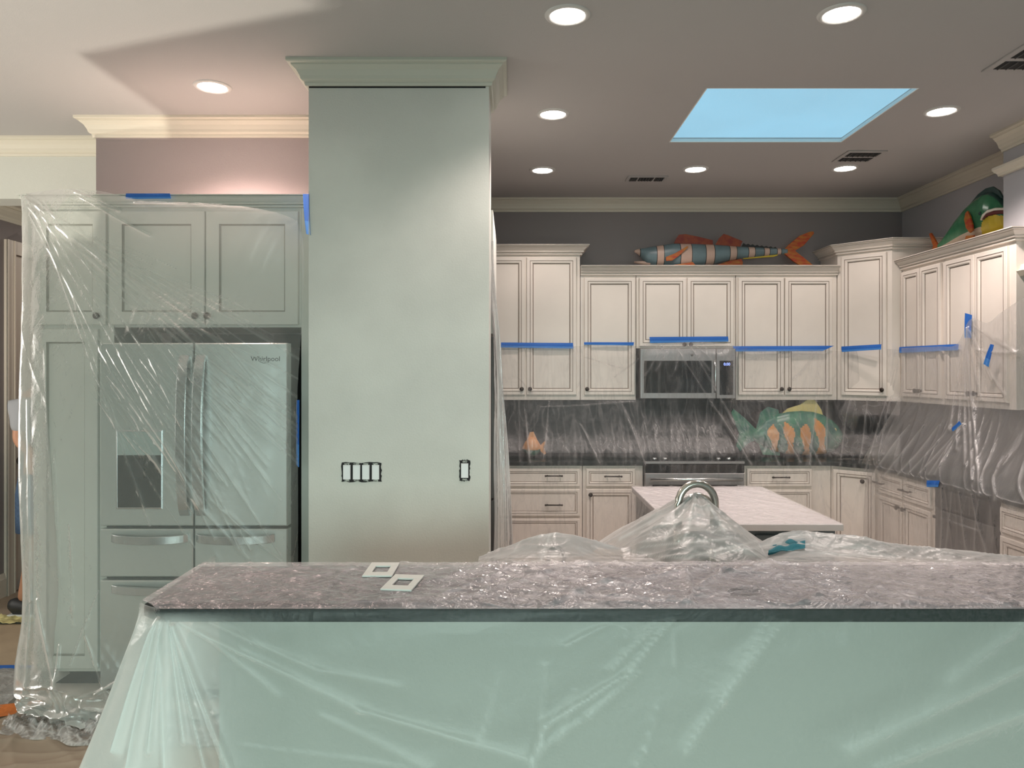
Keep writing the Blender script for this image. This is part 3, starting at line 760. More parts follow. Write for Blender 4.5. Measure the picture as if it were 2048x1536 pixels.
# switches on the column
def switch_bank(px0, px1, py0, py1, faces, label, nm):
    d = 3.54
    a = W(px0, py1, d); b = W(px1, py0, d)
    t = thing(nm, label, 'light switch', ((a.x+b.x)/2, d, (a.z+b.z)/2))
    hw, hh = (b.x-a.x)/2, (b.z-a.z)/2
    r = random.Random(px0)
    # ragged cut out rim
    pts = []
    n = 40
    for k in range(n):
        s = k/n*4; e = int(s); f = s-e
        c = [(-1, -1), (1, -1), (1, 1), (-1, 1)]; p, q = c[e], c[(e+1) % 4]
        j = r.uniform(-.003, .003)
        x = (p[0]+(q[0]-p[0])*f)*hw; z = (p[1]+(q[1]-p[1])*f)*hh
        if e in (0, 2): z += j
        else: x += j
        pts.append((x, -.0006, z))
    MB().plate(pts, (0, -.0008, 0)).build('cut_out', M_dark, t)
    for side in (-1, 1):
        for fx in faces:
            cx = (fx-CX)*d/F-(a.x+b.x)/2
            q = [(cx-.013+r.uniform(-.003, .003), -.0016, side*(hh-.004)), (cx+.013, -.0016, side*(hh-.003+r.uniform(0, .003))), (cx+.010, -.0016, side*(hh-.0115)), (cx-.010, -.0016, side*(hh-.0115))]
            MB().plate(q, (0, -.0015, 0)).build('mounting_tab', M_rough, t)
    for fx in faces:
        cx = (fx-CX)*d/F-(a.x+b.x)/2
        MB().rings(cx-.017, cx+.017, -.034, .034, -.001, [(0, 0), (0, .006), (.0015, .0075), (.004, .0065)]).build('rocker', M_white, t)
switch_bank(683, 763, 925, 963.5, (694, 713.5, 732, 751.5), 'bank of four white rocker switches in a ragged cut-out, cover plate off', 'light_switch_bank')
switch_bank(919, 940, 920, 962, (929.5,), 'single white rocker switch in a ragged cut-out near the column right edge', 'light_switch')

# ------------------------------------------------------------------ peninsula
t = thing('peninsula', 'peninsula half wall and sink cabinets carrying the raised bar', 'peninsula', (0, 0, 0))
MB().box(-.70, 3.0, 1.80, 2.02, 0, 1.037).build('half_wall', mat('bar_wall_paint', (.27, .285, .26), .6, bump=.1, bscale=120), t)
MB().box(-.70, 2.60, 2.02, 2.62, .10, .884).build('sink_cabinet', M_cab, t)
MB().box(-.70, 2.60, 2.02, 2.56, 0, .10).build('toe_kick', M_dark, t)
tag(MB().box(-.72, 2.62, 2.022, 2.66, .884, .914).build('sink_countertop', M_granite, None, .003), 'low black granite sink counter behind the raised bar', 'countertop')
tag(MB().prism([(-.787, 1.68), (3.0, 1.68), (3.0, 2.055), (-.847, 2.055), (-.842, 1.72)], 1.038, 1.067).build('bar_top', M_granite, None, .003), 'dark granite raised bar top with a clipped corner', 'countertop')
# faucet
fx, fy = (1430-CX)*2.45/F, 2.45
t = thing('faucet', 'arched brushed nickel kitchen faucet poking out of the plastic', 'faucet', (fx, fy, .914))
MB().lathe([(.030, 0), (.030, .010), (.022, .018), (.019, .10), (.016, .11)], (0, 0, 0), 'z', 18).build('base', M_chrome, t)
pts = [(0, 0, .10), (0, 0, .24)]
for k in range(13):
    a = math.pi*k/12; pts.append((-.062+.062*math.cos(a), -.02*k/12, .255+.066*math.sin(a)))
pts.append((-.124, -.02, .22)); pts.append((-.124, -.02, .16))
MB().tube(pts, .0125, 12).build('spout', M_chrome, t)
MB().tube([(-.124, -.02, .17), (-.124, -.02, .09)], [.017, .015], 12).build('spray_head', M_chrome, t)
pts = [(0, .02, .08)]+[(-.054+.054*math.cos(math.pi*k/12), .028, .225+.052*math.sin(math.pi*k/12)) for k in range(13)]
MB().tube(pts, .010, 10).build('spray_hose', M_chrome, t)
MB().tube([(.02, 0, .07), (.05, -.01, .10), (.085, -.02, .12)], [.008, .008, .006], 8).build('lever', M_chrome, t)
t = thing('filter_tap', 'small arched dark drinking water tap under the left plastic hump', 'tap', ((1128-CX)*2.3/F, 2.30, .914))
MB().lathe([(.018, 0), (.018, .008), (.010, .014)], (0, 0, 0), 'z', 12).build('base', M_knob, t)
pts = [(0, 0, 0), (0, 0, .11)]+[(-.024+.024*math.cos(math.pi*k/8), 0, .12+.026*math.sin(math.pi*k/8)) for k in range(9)]+[(-.048, 0, .09)]
MB().tube(pts, .006, 8).build('spout', M_knob, t)
# loose cover plates under the bar plastic
def plate_thing(px, py, rz, label, w=.066):
    z = 1.0762
    d = (CAMZ-z)*F/(py-CY); x = (px-CX)*d/F
    t = thing('switch_plate', label, 'switch plate', (x, d, z), rz)
    mb = MB()
    a, b, c, e = w*.58, w, w*.30, w*.46
    mb.box(-a, a, -b, -e, 0, .005); mb.box(-a, a, e, b, 0, .005); mb.box(-a, -c, -e, e, 0, .005); mb.box(c, a, -e, e, 0, .005)
    mb.build('plate', M_plate, t, .0015)
plate_thing(763, 1141, .0, 'loose white switch cover plate lying on the bar plastic, the farther of the two')
plate_thing(806, 1167, -.12, 'loose white switch cover plate lying on the bar plastic, the nearer of the two')
M_teal = mat('teal_cloth', (.02, .14, .18), .8, bump=.5, bscale=60)
q = W(1574, 1088, 2.26)
u, v = np.meshgrid(np.linspace(-1, 1, 40), np.linspace(-1, 1, 40))
Zq = .012*np.exp(-(u*u+v*v)*1.2)*(1+.5*np.sin(u*7+v*3))+.005*np.sin(v*9+u*2)+.012*u
tag(grid_mesh('cloth', q.x+u*.055+v*.02, q.y+v*.05, q.z-.010+Zq, M_teal), 'small crumpled teal cloth poking up behind the bar', 'cloth')

# ------------------------------------------------------------------ painted fish
M_fb = mat('painted_fish_blue', (.13, .19, .21), .4, var=.12, vscale=9)
M_fp = mat('painted_fish_pink', (.52, .36, .29), .45, var=.06, vscale=9)
M_fk = mat('painted_fish_black', (.006, .006, .006), .5)
M_fr = mat('painted_fin_red', (.18, .016, .007), .45, col2=(.26, .05, .010), vscale=20)
M_fo = mat('painted_fin_orange', (.40, .15, .015), .45, col2=(.36, .03, .008), vscale=16, stretch=(1, 1, 3))
M_fy = mat('painted_fin_yellow', (.55, .40, .02), .45)
def fishloft(name, rings, mats, mfun, n=24, parent=None):
    """rings = [(x, zbottom, ztop, halfwidth)] along local x"""
    vs = []; fs = []; ms = []
    for (x, zb, zt_, hw) in rings:
        c = (zb+zt_)/2; h = (zt_-zb)/2
        for k in range(n):
            a = 2*math.pi*k/n; vs.append((x, hw*math.cos(a), c+h*math.sin(a)))
    mb = MB(); base_ = 0; mb.v = vs
    for i in range(len(rings)-1):
        for k in range(n):
            mb.f.append([i*n+k, i*n+(k+1) % n, (i+1)*n+(k+1) % n, (i+1)*n+k]); mb.s.append(True)
            zc = (vs[i*n+k][2]+vs[(i+1)*n+k][2])/2
            mb.m.append(mfun((rings[i][0]+rings[i+1][0])/2, math.sin(2*math.pi*(k+.5)/n), zc))
    mb.f.append(list(range(n))[::-1]); mb.m.append(mb.m[0]); mb.s.append(True)
    mb.f.append([(len(rings)-1)*n+k for k in range(n)]); mb.m.append(mb.m[-1]); mb.s.append(True)
    return mb.build(name, mats, parent)
KS = 1/1200.0
def fp(x, y): return ((x-140)*KS, (430-y)*KS)
t = thing('fish_sculpture', 'long painted wooden fish with blue and pink stripes on the back cabinets', 'fish sculpture', ((1240+140/4.876-CX)*6.1/F, 6.10, 2.449))
top = [(140, 266), (170, 255), (200, 250), (350, 225), (520, 200), (700, 203), (900, 210), (1130, 228), (1530, 247), (1630, 252)]
bot = [(140, 285), (170, 300), (200, 330), (250, 400), (350, 424), (500, 430), (700, 430), (900, 405), (1050, 372), (1200, 345), (1530, 310), (1630, 300)]
lines = [195, 350, 420, 580, 690, 825, 910, 1060, 1130, 1245, 1310, 1400, 1455, 1528, 1570]
xs = sorted(set([140, 150, 165, 180]+list(range(200, 1630, 18))+[l-3 for l in lines]+[l+3 for l in lines]+[1630]))
rg = []
for x in xs:
    zt_ = np.interp(x, [p[0] for p in top], [fp(*p)[1] for p in top]); zb = np.interp(x, [p[0] for p in bot], [fp(*p)[1] for p in bot])
    rg.append(((x-140)*KS, zb, zt_, max(.008, min(.06, (zt_-zb)*.42))))
def fm(x, s, z):
    px = x/KS+140
    for l in lines:
        if abs(px-l) <= 3.2: return 2
    return 1 if sum(px > l for l in lines) % 2 == 0 else 0
fishloft('body', rg, [M_fb, M_fp, M_fk], fm, parent=t)
# lower jaw
jr = [((x-140)*KS, (430-zb)*KS, (430-zt_)*KS, hw) for (x, zb, zt_, hw) in ((138, 388, 374, .006), (180, 398, 372, .016), (230, 410, 370, .024), (290, 420, 372, .032))]
fishloft('lower_jaw', jr, [M_fp], lambda *a: 0, parent=t)
def fin(name, pts, m, th=.012, y=-.006, tt=t, sc=fp):
    return MB().plate([(sc(*p)[0], y, sc(*p)[1]) for p in pts], (0, th, 0)).build(name, m, tt, .002)
fin('dorsal_fin', [(525, 200), (548, 150), (575, 114), (640, 109), (760, 133), (905, 168), (905, 215)], M_fr)
fin('second_dorsal_fin', [(928, 215), (965, 150), (1010, 106), (1050, 118), (1195, 178), (1170, 232)], M_fr)
zz_ = [(1180, 245), (1205, 196)]
for k in range(7): zz_ += [(1228+k*44, 212+k*5), (1250+k*44, 203+k*5)]
zz_ += [(1526, 240), (1526, 255)]
fin('finlet_row', zz_, M_fk)
fin('anal_finlets', [(1180, 340), (1210, 352), (1300, 345), (1400, 337), (1500, 330), (1542, 315), (1530, 303), (1200, 325)], M_fy)
fin('pelvic_fin', [(480, 424), (560, 412), (690, 392), (715, 420), (710, 430), (490, 432)], M_fo, .02, -.07)
fin('anal_fin', [(940, 412), (1050, 372), (1180, 348), (1198, 380), (1195, 410), (950, 424)], M_fo)
fin('pectoral_fin', [(428, 345), (520, 308), (635, 240), (648, 248), (560, 330), (490, 380), (430, 384)], M_fo, .008, -.078)
fin('tail_fin', [(1600, 262), (1640, 215), (1750, 125), (1850, 85), (1885, 84), (1890, 105), (1850, 150), (1790, 220), (1705, 272), (1780, 330), (1890, 420), (1870, 424), (1760, 420), (1690, 375), (1600, 300)], M_fo, .02, -.01)
MB().lathe([(.016, 0), (.015, -.004), (.008, -.006)], ((267-140)*KS, -.045, (430-313)*KS), 'y', 16).build('eye', M_fp, t)
MB().lathe([(.008, 0), (.007, -.004), (.003, -.005)], ((267-140)*KS, -.050, (430-313)*KS), 'y', 12).build('pupil', M_fr, t)

# green fish on the right cabinets: local +x is its nose, points to the camera
M_gg = mat('painted_fish_green', (.03, .15, .07), .25, col2=(.05, .21, .10), vscale=10)
M_gd = mat('painted_fish_dark_green', (.012, .05, .045), .35)
M_gy = mat('painted_fish_yellow', (.55, .40, .03), .3, var=.1)
M_gw = mat('painted_fish_belly', (.50, .40, .30), .4, var=.08)
M_gl = mat('painted_fish_lip', (.75, .68, .58), .4)
M_gm = mat('painted_fish_mouth', (.10, .01, .008), .5)
t = thing('fish_sculpture', 'green and yellow painted fish sculpture with an open mouth on the right cabinets', 'fish sculpture', (3.09, 5.42, 2.449), math.radians(-89))
R_ = [(0, .035, .075, .010), (.05, .03, .095, .016), (.12, .02, .14, .026), (.22, .01, .20, .045), (.34, .005, .262, .062), (.45, .002, .300, .072), (.54, .004, .315, .076), (.60, .006, .305, .076), (.65, .012, .275, .070), (.69, .03, .235, .058), (.72, .05, .19, .040), (.735, .075, .15, .02)]
R2 = []
for i in range(len(R_)-1):
    for s in (0, .125, .25, .375, .5, .625, .75, .875): R2.append(tuple(R_[i][q]*(1-s)+R_[i+1][q]*s for q in range(4)))
R2.append(R_[-1])
def gm(x, s, z):
    if ((x-.67)/.105)**2+((z-.045)/.10)**2 < 1: return 1
    if z > .25+.0*x and False: return 2
    if s < -.45-.0*x: return 3
    if s > .86: return 2
    return 0
fishloft('body', R2, [M_gg, M_gy, M_gd, M_gw], gm, 64, t)
gsc = lambda x, z: (x, z)
fin('dorsal_fin', [(.12, .12), (.22, .19), (.34, .265), (.45, .325), (.53, .345), (.60, .34), (.66, .30), (.70, .24), (.66, .25), (.55, .29), (.3, .20), (.12, .10)], M_gd, .012, -.006, t, gsc)
fin('tail_fin', [(.02, .04), (-.03, .10), (-.09, .17), (-.11, .165), (-.06, .07), (-.10, -.0), (-.04, .0), (.02, .035)], M_fo, .014, -.007, t, gsc)
fin('pectoral_fin', [(.50, .06), (.46, .10), (.44, .16), (.455, .20), (.475, .21), (.50, .17), (.525, .11), (.53, .07)], M_fo, .012, -.092, t, gsc)
fin('pelvic_fin', [(.42, .0), (.52, .0), (.53, .04), (.45, .05)], M_fo, .012, -.085, t, gsc)
for s in (-1,):
    pass
mo = MB()
pts = [(.60, -.078, .125), (.625, -.082, .150), (.66, -.074, .168), (.70, -.052, .172), (.735, -.02, .165), (.745, .01, .16)]
mo.tube(pts, [.007, .009, .010, .010, .010, .009], 8); mo.build('lip', M_gl, t)
mo = MB().tube([(.615, -.080, .125), (.65, -.076, .146), (.69, -.056, .152), (.73, -.02, .148), (.742, .01, .145)], [.003, .010, .014, .015, .013], 8); mo.build('mouth', M_gm, t)
MB().lathe([(.011, 0), (.010, -.006), (.004, -.009)], (.585, -.075, .17), 'y', 12).build('eye', M_gd, t)

# striped fish standing on the counter behind the plastic
M_tg = mat('ceramic_fish_teal', (.025, .10, .09), .3, col2=(.05, .20, .12), vscale=12)
M_to = mat('ceramic_fish_orange', (.55, .24, .07), .3, var=.1)
M_ty = mat('ceramic_fish_yellow', (.66, .56, .22), .35, var=.1)
t = thing('ceramic_fish', 'big striped teal and orange tropical fish standing on the back counter', 'fish sculpture', ((1500-CX)*6.05/F, 6.05, .918))
s_ = 6.05/F
R_ = []
for (px, pt, pb) in ((1505, 878, 892), (1515, 866, 900), (1530, 852, 908), (1550, 842, 916), (1575, 836, 921), (1600, 834, 923), (1625, 836, 923), (1645, 842, 921), (1662, 852, 917), (1675, 864, 908), (1684, 878, 896)):
    R_.append(((px-1500)*s_, (925-pb)*s_, (925-pt)*s_, max(.015, min(.075, (pb-pt)*s_*.24))))
R2 = []
for i in range(len(R_)-1):
    for q_ in range(12): R2.append(tuple(R_[i][q]*(1-q_/12)+R_[i+1][q]*q_/12 for q in range(4)))
R2.append(R_[-1])
def tm(x, s, z):
    px = x/s_+1500
    if s > .45+.25*math.sin(px*.09): return 0
    for c in (1541, 1572, 1604, 1634):
        if abs(px-c+6*s) < 8+3*math.sin(s*5+c): return 1
    return 0
fishloft('body', R2, [M_tg, M_to], tm, 72, t)
ts = lambda px, py: ((px-1500)*s_, (925-py)*s_)
fin('tail_fin', [(1512, 872), (1490, 850), (1466, 830), (1462, 838), (1470, 860), (1478, 880), (1472, 905), (1480, 915), (1495, 900), (1512, 892)], M_tg, .02, -.01, t, ts)
fin('dorsal_fin', [(1556, 846), (1575, 830), (1600, 822), (1618, 810), (1630, 814), (1642, 832), (1646, 846)], M_ty, .02, -.01, t, ts)
fin('rear_dorsal_fin', [(1512, 870), (1520, 838), (1535, 826), (1556, 832), (1560, 850)], M_tg, .018, -.009, t, ts)
fin('pelvic_fin', [(1515, 895), (1525, 922), (1560, 924), (1555, 905)], M_tg, .018, -.009, t, ts)
MB().lathe([(.018, 0), (.016, -.006)], ((1664-1500)*s_, -.045, (925-872)*s_), 'y', 14).build('eye', M_ty, t)
t = thing('ceramic_fish', 'small orange and teal fish figure on the counter near the column', 'fish sculpture', ((1062-CX)*6.0/F, 6.0, .914))
fishloft('body', [(-.07, .06, .08, .008), (-.05, .035, .12, .03), (-.02, .01, .16, .045), (.02, .005, .165, .048), (.05, .02, .14, .038), (.075, .05, .10, .012)], [M_to, M_tg], lambda x, s, z: 0 if z > .07 else 1, 20, t)
fin('tail_fin', [(.06, .08), (.11, .13), (.12, .12), (.10, .08), (.12, .03), (.105, .02), (.06, .065)], M_to, .012, -.006, t, lambda x, z: (x, z))
fin('dorsal_fin', [(-.03, .14), (-.01, .20), (.02, .205), (.05, .14)], M_to, .012, -.006, t, lambda x, z: (x, z))

# ------------------------------------------------------------------ work lamp on the floor (out of frame, lights the left ceiling)
LX, LY, LZ = -2.55, .80, .16
t = thing('work_lamp', 'low work lamp on the floor left of the bar, aimed up at the ceiling', 'lamp', (LX, LY, 0))
MB().box(-.10, .10, -.08, .08, 0, .02).build('base', M_steeld, t, .003)
MB().box(-.07, .07, -.05, .05, .02, .12).build('housing', M_steeld, t, .004)
MB().box(-.05, .05, -.035, .035, .12, .124).build('lens', M_white, t)
Lp = Vector((LX, LY, LZ))
def shadow_pt(P, h): return Lp+(P-Lp)*((h-LZ)/(P.z-LZ))
H_ = .60
Pc = Vector((-1.965, 3.45, ZC)); Pe = Vector((-1.94, 4.8, ZC)); Pf = Vector((2.6, 1.80, ZC)); Pg = Vector((2.6, 4.8, ZC))
q = [shadow_pt(P, H_)-Vector((LX, LY, 0)) for P in (Pc, Pf, Pg, Pe)]
MB().plate(q, (0, 0, .004)).build('barn_door', M_steeld, t)  # unseen board added to cast the straight-edged shadow on the ceiling
MB().plate([q[3], q[2], Vector((q[2].x, q[2].y, .05)), Vector((.02, q[3].y, .05)), Vector((.02, q[3].y, .59)), Vector((q[3].x-.005, q[3].y, .59))], (0, .004, 0)).build('barn_door', M_steeld, t)  # unseen plate added to keep the beam off column and cabinets
MB().tube([(.06, .04, .06), (.10, .12, .3), (q[2].x*.3, q[2].y*.35, H_)], .006, 8).build('barn_door_arm', M_steeld, t)
l = bpy.data.lights.new('work_lamp_beam', 'SPOT'); l.energy = WORK_POWER; l.spot_size = math.radians(112); l.spot_blend = .5; l.shadow_soft_size = .006; l.color = (1.0, .93, .80)
o = bpy.data.objects.new('work_lamp_beam', l); C.objects.link(o); o.location = Lp
tgt = Vector((-2.5, 2.5, ZC)); o.rotation_euler = (tgt-Lp).to_track_quat('-Z', 'Y').to_euler()

# ------------------------------------------------------------------ person in the hallway
M_skin = mat('skin', (.42, .20, .12), .5)
M_denim = mat('denim', (.045, .085, .16), .8, var=.2, vscale=60)
M_shirt = mat('grey_shirt', (.28, .28, .30), .8)
M_shoe = mat('black_sneaker', (.02, .02, .022), .5)
M_sole = mat('sneaker_sole', (.6, .6, .58), .5)
M_hair = mat('dark_hair', (.03, .02, .015), .7)
def skin_obj(name, verts, edges, radii, m, parent, levels=2, root=0):
    me = bpy.data.meshes.new(name); me.from_pydata(verts, edges, []); me.update(); me.materials.append(m)
    o = bpy.data.objects.new(name, me); C.objects.link(o)
    if parent: o.parent = parent
    sk_ = o.modifiers.new('skin', 'SKIN'); sk_.use_smooth_shade = True
    if not me.skin_vertices: me.attributes.new('skin', 'FLOAT', 'POINT')
    for i, r in enumerate(radii):
        rr = r if isinstance(r, tuple) else (r, r)
        me.skin_vertices[0].data[i].radius = rr
    me.skin_vertices[0].data[root].use_root = True
    sb = o.modifiers.new('sub', 'SUBSURF'); sb.levels = levels; sb.render_levels = levels
    return o
try:
    t = thing('person', 'person in grey shirt and denim shorts standing in the hallway behind the plastic', 'person', (-3.09, 4.98, 0), 0)
    # faces +x (right); local x forward, y sideways
    V = [(0, 0, .95), (.01, 0, 1.12), (.0, 0, 1.30), (-.01, 0, 1.44), (.01, 0, 1.52), (.03, 0, 1.62),
         (-.01, .09, .90), (-.0, .10, .50), (-.085, .10, .10), (-.01, -.09, .90), (-.0, -.10, .50), (-.085, -.10, .10),
         (-.02, .18, 1.42), (-.03, .22, 1.16), (.14, .22, 1.02), (-.02, -.18, 1.42), (-.04, -.22, 1.16), (.13, -.22, 1.02)]
    E = [(0, 1), (1, 2), (2, 3), (3, 4), (4, 5), (0, 6), (6, 7), (7, 8), (0, 9), (9, 10), (10, 11), (3, 12), (12, 13), (13, 14), (3, 15), (15, 16), (16, 17)]
    Rr = [.13, .115, .13, .10, .05, .085, .088, .056, .038, .088, .056, .038, .05, .038, .028, .05, .038, .028]
    skin_obj('body', V, E, Rr, M_skin, t)
    skin_obj('shirt', [(0, 0, .98), (.01, 0, 1.12), (0, 0, 1.30), (-.01, 0, 1.43), (-.02, .18, 1.42), (-.025, .215, 1.20), (-.02, -.18, 1.42), (-.035, -.215, 1.20)],
             [(0, 1), (1, 2), (2, 3), (3, 4), (4, 5), (3, 6), (6, 7)], [.15, .135, .15, .115, .07, .06, .07, .06], M_shirt, t)
    b = MB().tube([(-.005, 0, 1.03), (-.012, 0, .97), (-.02, 0, .90), (-.02, 0, .84)], [.118, .135, .140, .120], 24)
    for s in (1, -1): b.tube([(-.015, s*.075, .93), (-.02, s*.085, .80), (-.025, s*.092, .66), (-.03, s*.095, .555)], [.098, .108, .100, .092], 20)
    b.build('shorts', M_denim, t)
    for s in (1, -1):
        b = MB(); 
        prof = [(-.10, .03, .10, .035), (-.07, .0, .11, .042), (0, .0, .095, .044), (.08, .0, .07, .046), (.14, .0, .055, .044), (.17, .01, .04, .03)]
        sh = fishloft('shoe', prof, [M_shoe], lambda *a: 0, 14, t); sh.location = (-.065, s*.10, .018)
        so = MB().prism([(-.165, s*.10-.042), (.10, s*.10-.045), (.115, s*.10), (.10, s*.10+.045), (-.165, s*.10+.042)], .002, .028).build('sole', M_sole, t, .004)
    head = MB().lathe([(.02, -.125), (.055, -.10), (.075, -.05), (.082, .0), (.080, .05), (.060, .095), (.02, .115)], (.035, 0, 1.66), 'z', 20).build('head', M_skin, t)
    MB().tube([(.105, 0, 1.68), (.135, 0, 1.645), (.112, 0, 1.635)], [.008, .014, .010], 8).build('nose', M_skin, t)
    MB().tube([(.108, -.022, 1.600), (.116, 0, 1.600), (.108, .022, 1.600)], .006, 6).build('mouth', mat('lips', (.35, .12, .09), .5), t)
    for s in (1, -1):
        MB().lathe([(.010, 0), (.006, .006)], (.103, s*.030, 1.685), 'x', 10).build('eye', M_hair, t)
        MB().lathe([(.020, 0), (.024, s*.010), (.012, s*.014)], (.025, s*.078, 1.66), 'y', 10).build('ear', M_skin, t)
        # hand with five fingers
        hx, hy, hz_ = (.16, .22, 1.0) if s > 0 else (.15, -.22, 1.0)
        vv = [(hx, hy, hz_), (hx+.02, hy, hz_-.045)]; ee = [(0, 1)]; rr = [(.026, .014), (.030, .012)]
        for j, (o_, ln) in enumerate(((-.021, .055), (-.007, .062), (.007, .058), (.020, .046))):
            b0 = len(vv); vv += [(hx+.022, hy+o_, hz_-.060), (hx+.036, hy+o_, hz_-.06-ln*.5), (hx+.026, hy+o_, hz_-.06-ln)]; ee += [(1, b0), (b0, b0+1), (b0+1, b0+2)]; rr += [.009, .008, .007]
        b0 = len(vv); vv += [(hx+.035, hy-.022*s, hz_-.02), (hx+.052, hy-.030*s, hz_-.045)]; ee += [(0, b0), (b0, b0+1)]; rr += [.010, .008]
        skin_obj('hand', vv, ee, rr, M_skin, t, 1)
    MB().lathe([(.088, -.02), (.090, .03), (.075, .09), (.03, .125)], (.022, 0, 1.672), 'z', 18).build('hair', M_hair, t)
except Exception as ex:
    print('person failed', ex)

# ------------------------------------------------------------------ masking tape
TAPES = [
    ([(1002, 685, 5.97), (1146, 686, 5.97), (1147, 697, 5.965), (1002, 695, 5.965)], 'blue tape across the tall wall cabinet beside the column'),
    ([(1168, 684.5, 5.972), (1268, 684.5, 5.972), (1267, 691, 5.97), (1168, 689.5, 5.97)], 'thin blue tape on the single-door wall cabinet'),
    ([(1299, 674, 5.972), (1456, 673, 5.972), (1457, 683, 5.97), (1300, 686, 5.97)], 'blue tape across the doors above the microwave'),
    ([(1465, 692.5, 5.96), (1668, 691.5, 5.96), (1645, 702, 5.955), (1470, 703, 5.955)], 'longest blue tape, on the cabinet right of the microwave'),
    ([(1683, 693, 5.93), (1763, 688.5, 5.62), (1762, 699, 5.615), (1684, 704, 5.925)], 'blue tape on the diagonal corner cabinet'),
]
def tape(pts, label, nseg=14, thick=.0012, m=None, bulge=.004):
    a, b, c, d = [Vector(p) for p in pts]
    vs = []; n = nseg
    nrm = (b-a).cross(d-a).normalized()
    if nrm.dot(Vector((0, 0, CAMZ))-a) < 0: nrm = -nrm
    for i in range(n+1):
        s = i/n; p = a.lerp(b, s); q = d.lerp(c, s)
        for k in range(4):
            w_ = k/3; r = p.lerp(q, w_)+nrm*(bulge*math.sin(s*9+w_*2)*.3+bulge*.5*math.sin(math.pi*w_))
            vs.append(r)
    fs = [(i*4+k, i*4+k+1, (i+1)*4+k+1, (i+1)*4+k) for i in range(n) for k in range(3)]
    mb = MB(); mb.add(vs, fs, 0, False)
    for i in range(len(fs)): mb.m[i] = 1 if (i % 3 == 2) else 0
    o = mb.build('masking_tape', [m or M_tape, M_tapel], None, fixn=False)
    so = o.modifiers.new('solid', 'SOLIDIFY'); so.thickness = thick; so.offset = 0
    return tag(o, label, 'tape', 'strips of blue masking tape')
for (q, lab) in TAPES: tape([W(*p) for p in q], lab)
tape([PXW(1799, 694, 2.945), PXW(1918, 688, 2.945), PXW(1916, 700, 2.94), PXW(1799, 706, 2.94)], 'blue tape across the narrow doors on the right wall')
tape([PXW(1930, 626, 2.93), PXW(1944, 630, 2.93), PXW(1942, 676, 2.925), PXW(1930, 676, 2.925)], 'upright curled blue tape on the nearest right wall cabinet')
tape([PXW(1981, 688, 2.90), PXW(1988, 690, 2.90), PXW(1977, 734, 2.90), PXW(1967, 728, 2.90)], 'slanting blue tape seen through plastic at the right edge')
tape([PXW(1904, 856, 2.74), PXW(1919, 842, 2.74), PXW(1923, 848, 2.74), PXW(1906, 863, 2.74)], 'short slanting blue tape piece over the right backsplash')
tape([PXW(1854, 961, 2.62), PXW(1880, 961, 2.62), PXW(1876, 974, 2.62), PXW(1854, 974, 2.62)], 'blue tape tab on the edge of the right counter')
tape([W(252, 387, 3.735), W(340, 387, 3.735), W(342, 397, 3.737), W(252, 398, 3.737)], 'blue tape on the cornice above the refrigerator doors')
tape([W(606, 388, 3.733), W(618, 388, 3.535), W(620, 470, 3.535), W(613, 468, 3.733)], 'upright blue tape beside the column top left')
tape([W(593, 800, 3.66), W(599, 800, 3.66), W(598, 935, 3.66), W(593, 930, 3.66)], 'upright blue tape in the dark gap beside the refrigerator')
tape([(-3.575, 5.46, .02), (-3.575, 5.9, .02), (-3.575, 5.9, .07), (-3.575, 5.46, .07)], 'blue tape at the foot of the hallway door')

# ------------------------------------------------------------------ plastic sheeting
def vnoise(U, V, seed):
    """smooth value noise on arrays"""
    r = np.random.RandomState(seed); G = r.uniform(-1, 1, (64, 64))
    u0 = np.floor(U).astype(int); v0 = np.floor(V).astype(int); fu = U-u0; fv = V-v0
    fu = fu*fu*(3-2*fu); fv = fv*fv*(3-2*fv)
    g = lambda a, b: G[a % 64, b % 64]
    return (g(u0, v0)*(1-fu)+g(u0+1, v0)*fu)*(1-fv)+(g(u0, v0+1)*(1-fu)+g(u0+1, v0+1)*fu)*fv


def catmull(G, nu, nv):
    """G rows x cols x 3 control grid -> nv x nu surface"""
    G = np.array(G, float)
    def interp(A, n):
        m = A.shape[0]; t_ = np.linspace(0, m-1, n); i = np.minimum(np.floor(t_).astype(int), m-2); f = (t_-i)
        Pm = A[np.maximum(i-1, 0)]; P0 = A[i]; P1 = A[i+1]; P2 = A[np.minimum(i+2, m-1)]
        f = f.reshape((-1,)+(1,)*(A.ndim-1))
        return .5*((2*P0)+(-Pm+P1)*f+(2*Pm-5*P0+4*P1-P2)*f**2+(-Pm+3*P0-3*P1+P2)*f**3)
    A = interp(G, nv); A = np.swapaxes(A, 0, 1); A = interp(A, nu); return np.swapaxes(A, 0, 1)


def linear(G, nu, nv):
    G = np.array(G, float)
    def interp(A, n):
        m = A.shape[0]; t_ = np.linspace(0, m-1, n); i = np.minimum(np.floor(t_).astype(int), m-2); f = (t_-i).reshape((-1,)+(1,)*(A.ndim-1))
        return A[i]*(1-f)+A[i+1]*f
    A = interp(G, nv); A = np.swapaxes(A, 0, 1); A = interp(A, nu); return np.swapaxes(A, 0, 1)


def normals(A):
    du = np.gradient(A, axis=1); dv = np.gradient(A, axis=0); n = np.cross(du, dv)
    n /= np.maximum(1e-9, np.linalg.norm(n, axis=-1, keepdims=True)); return n


def proj(A):
    d = np.maximum(A[..., 1], .1); return CX+A[..., 0]*F/d, CY-(A[..., 2]-CAMZ)*F/d


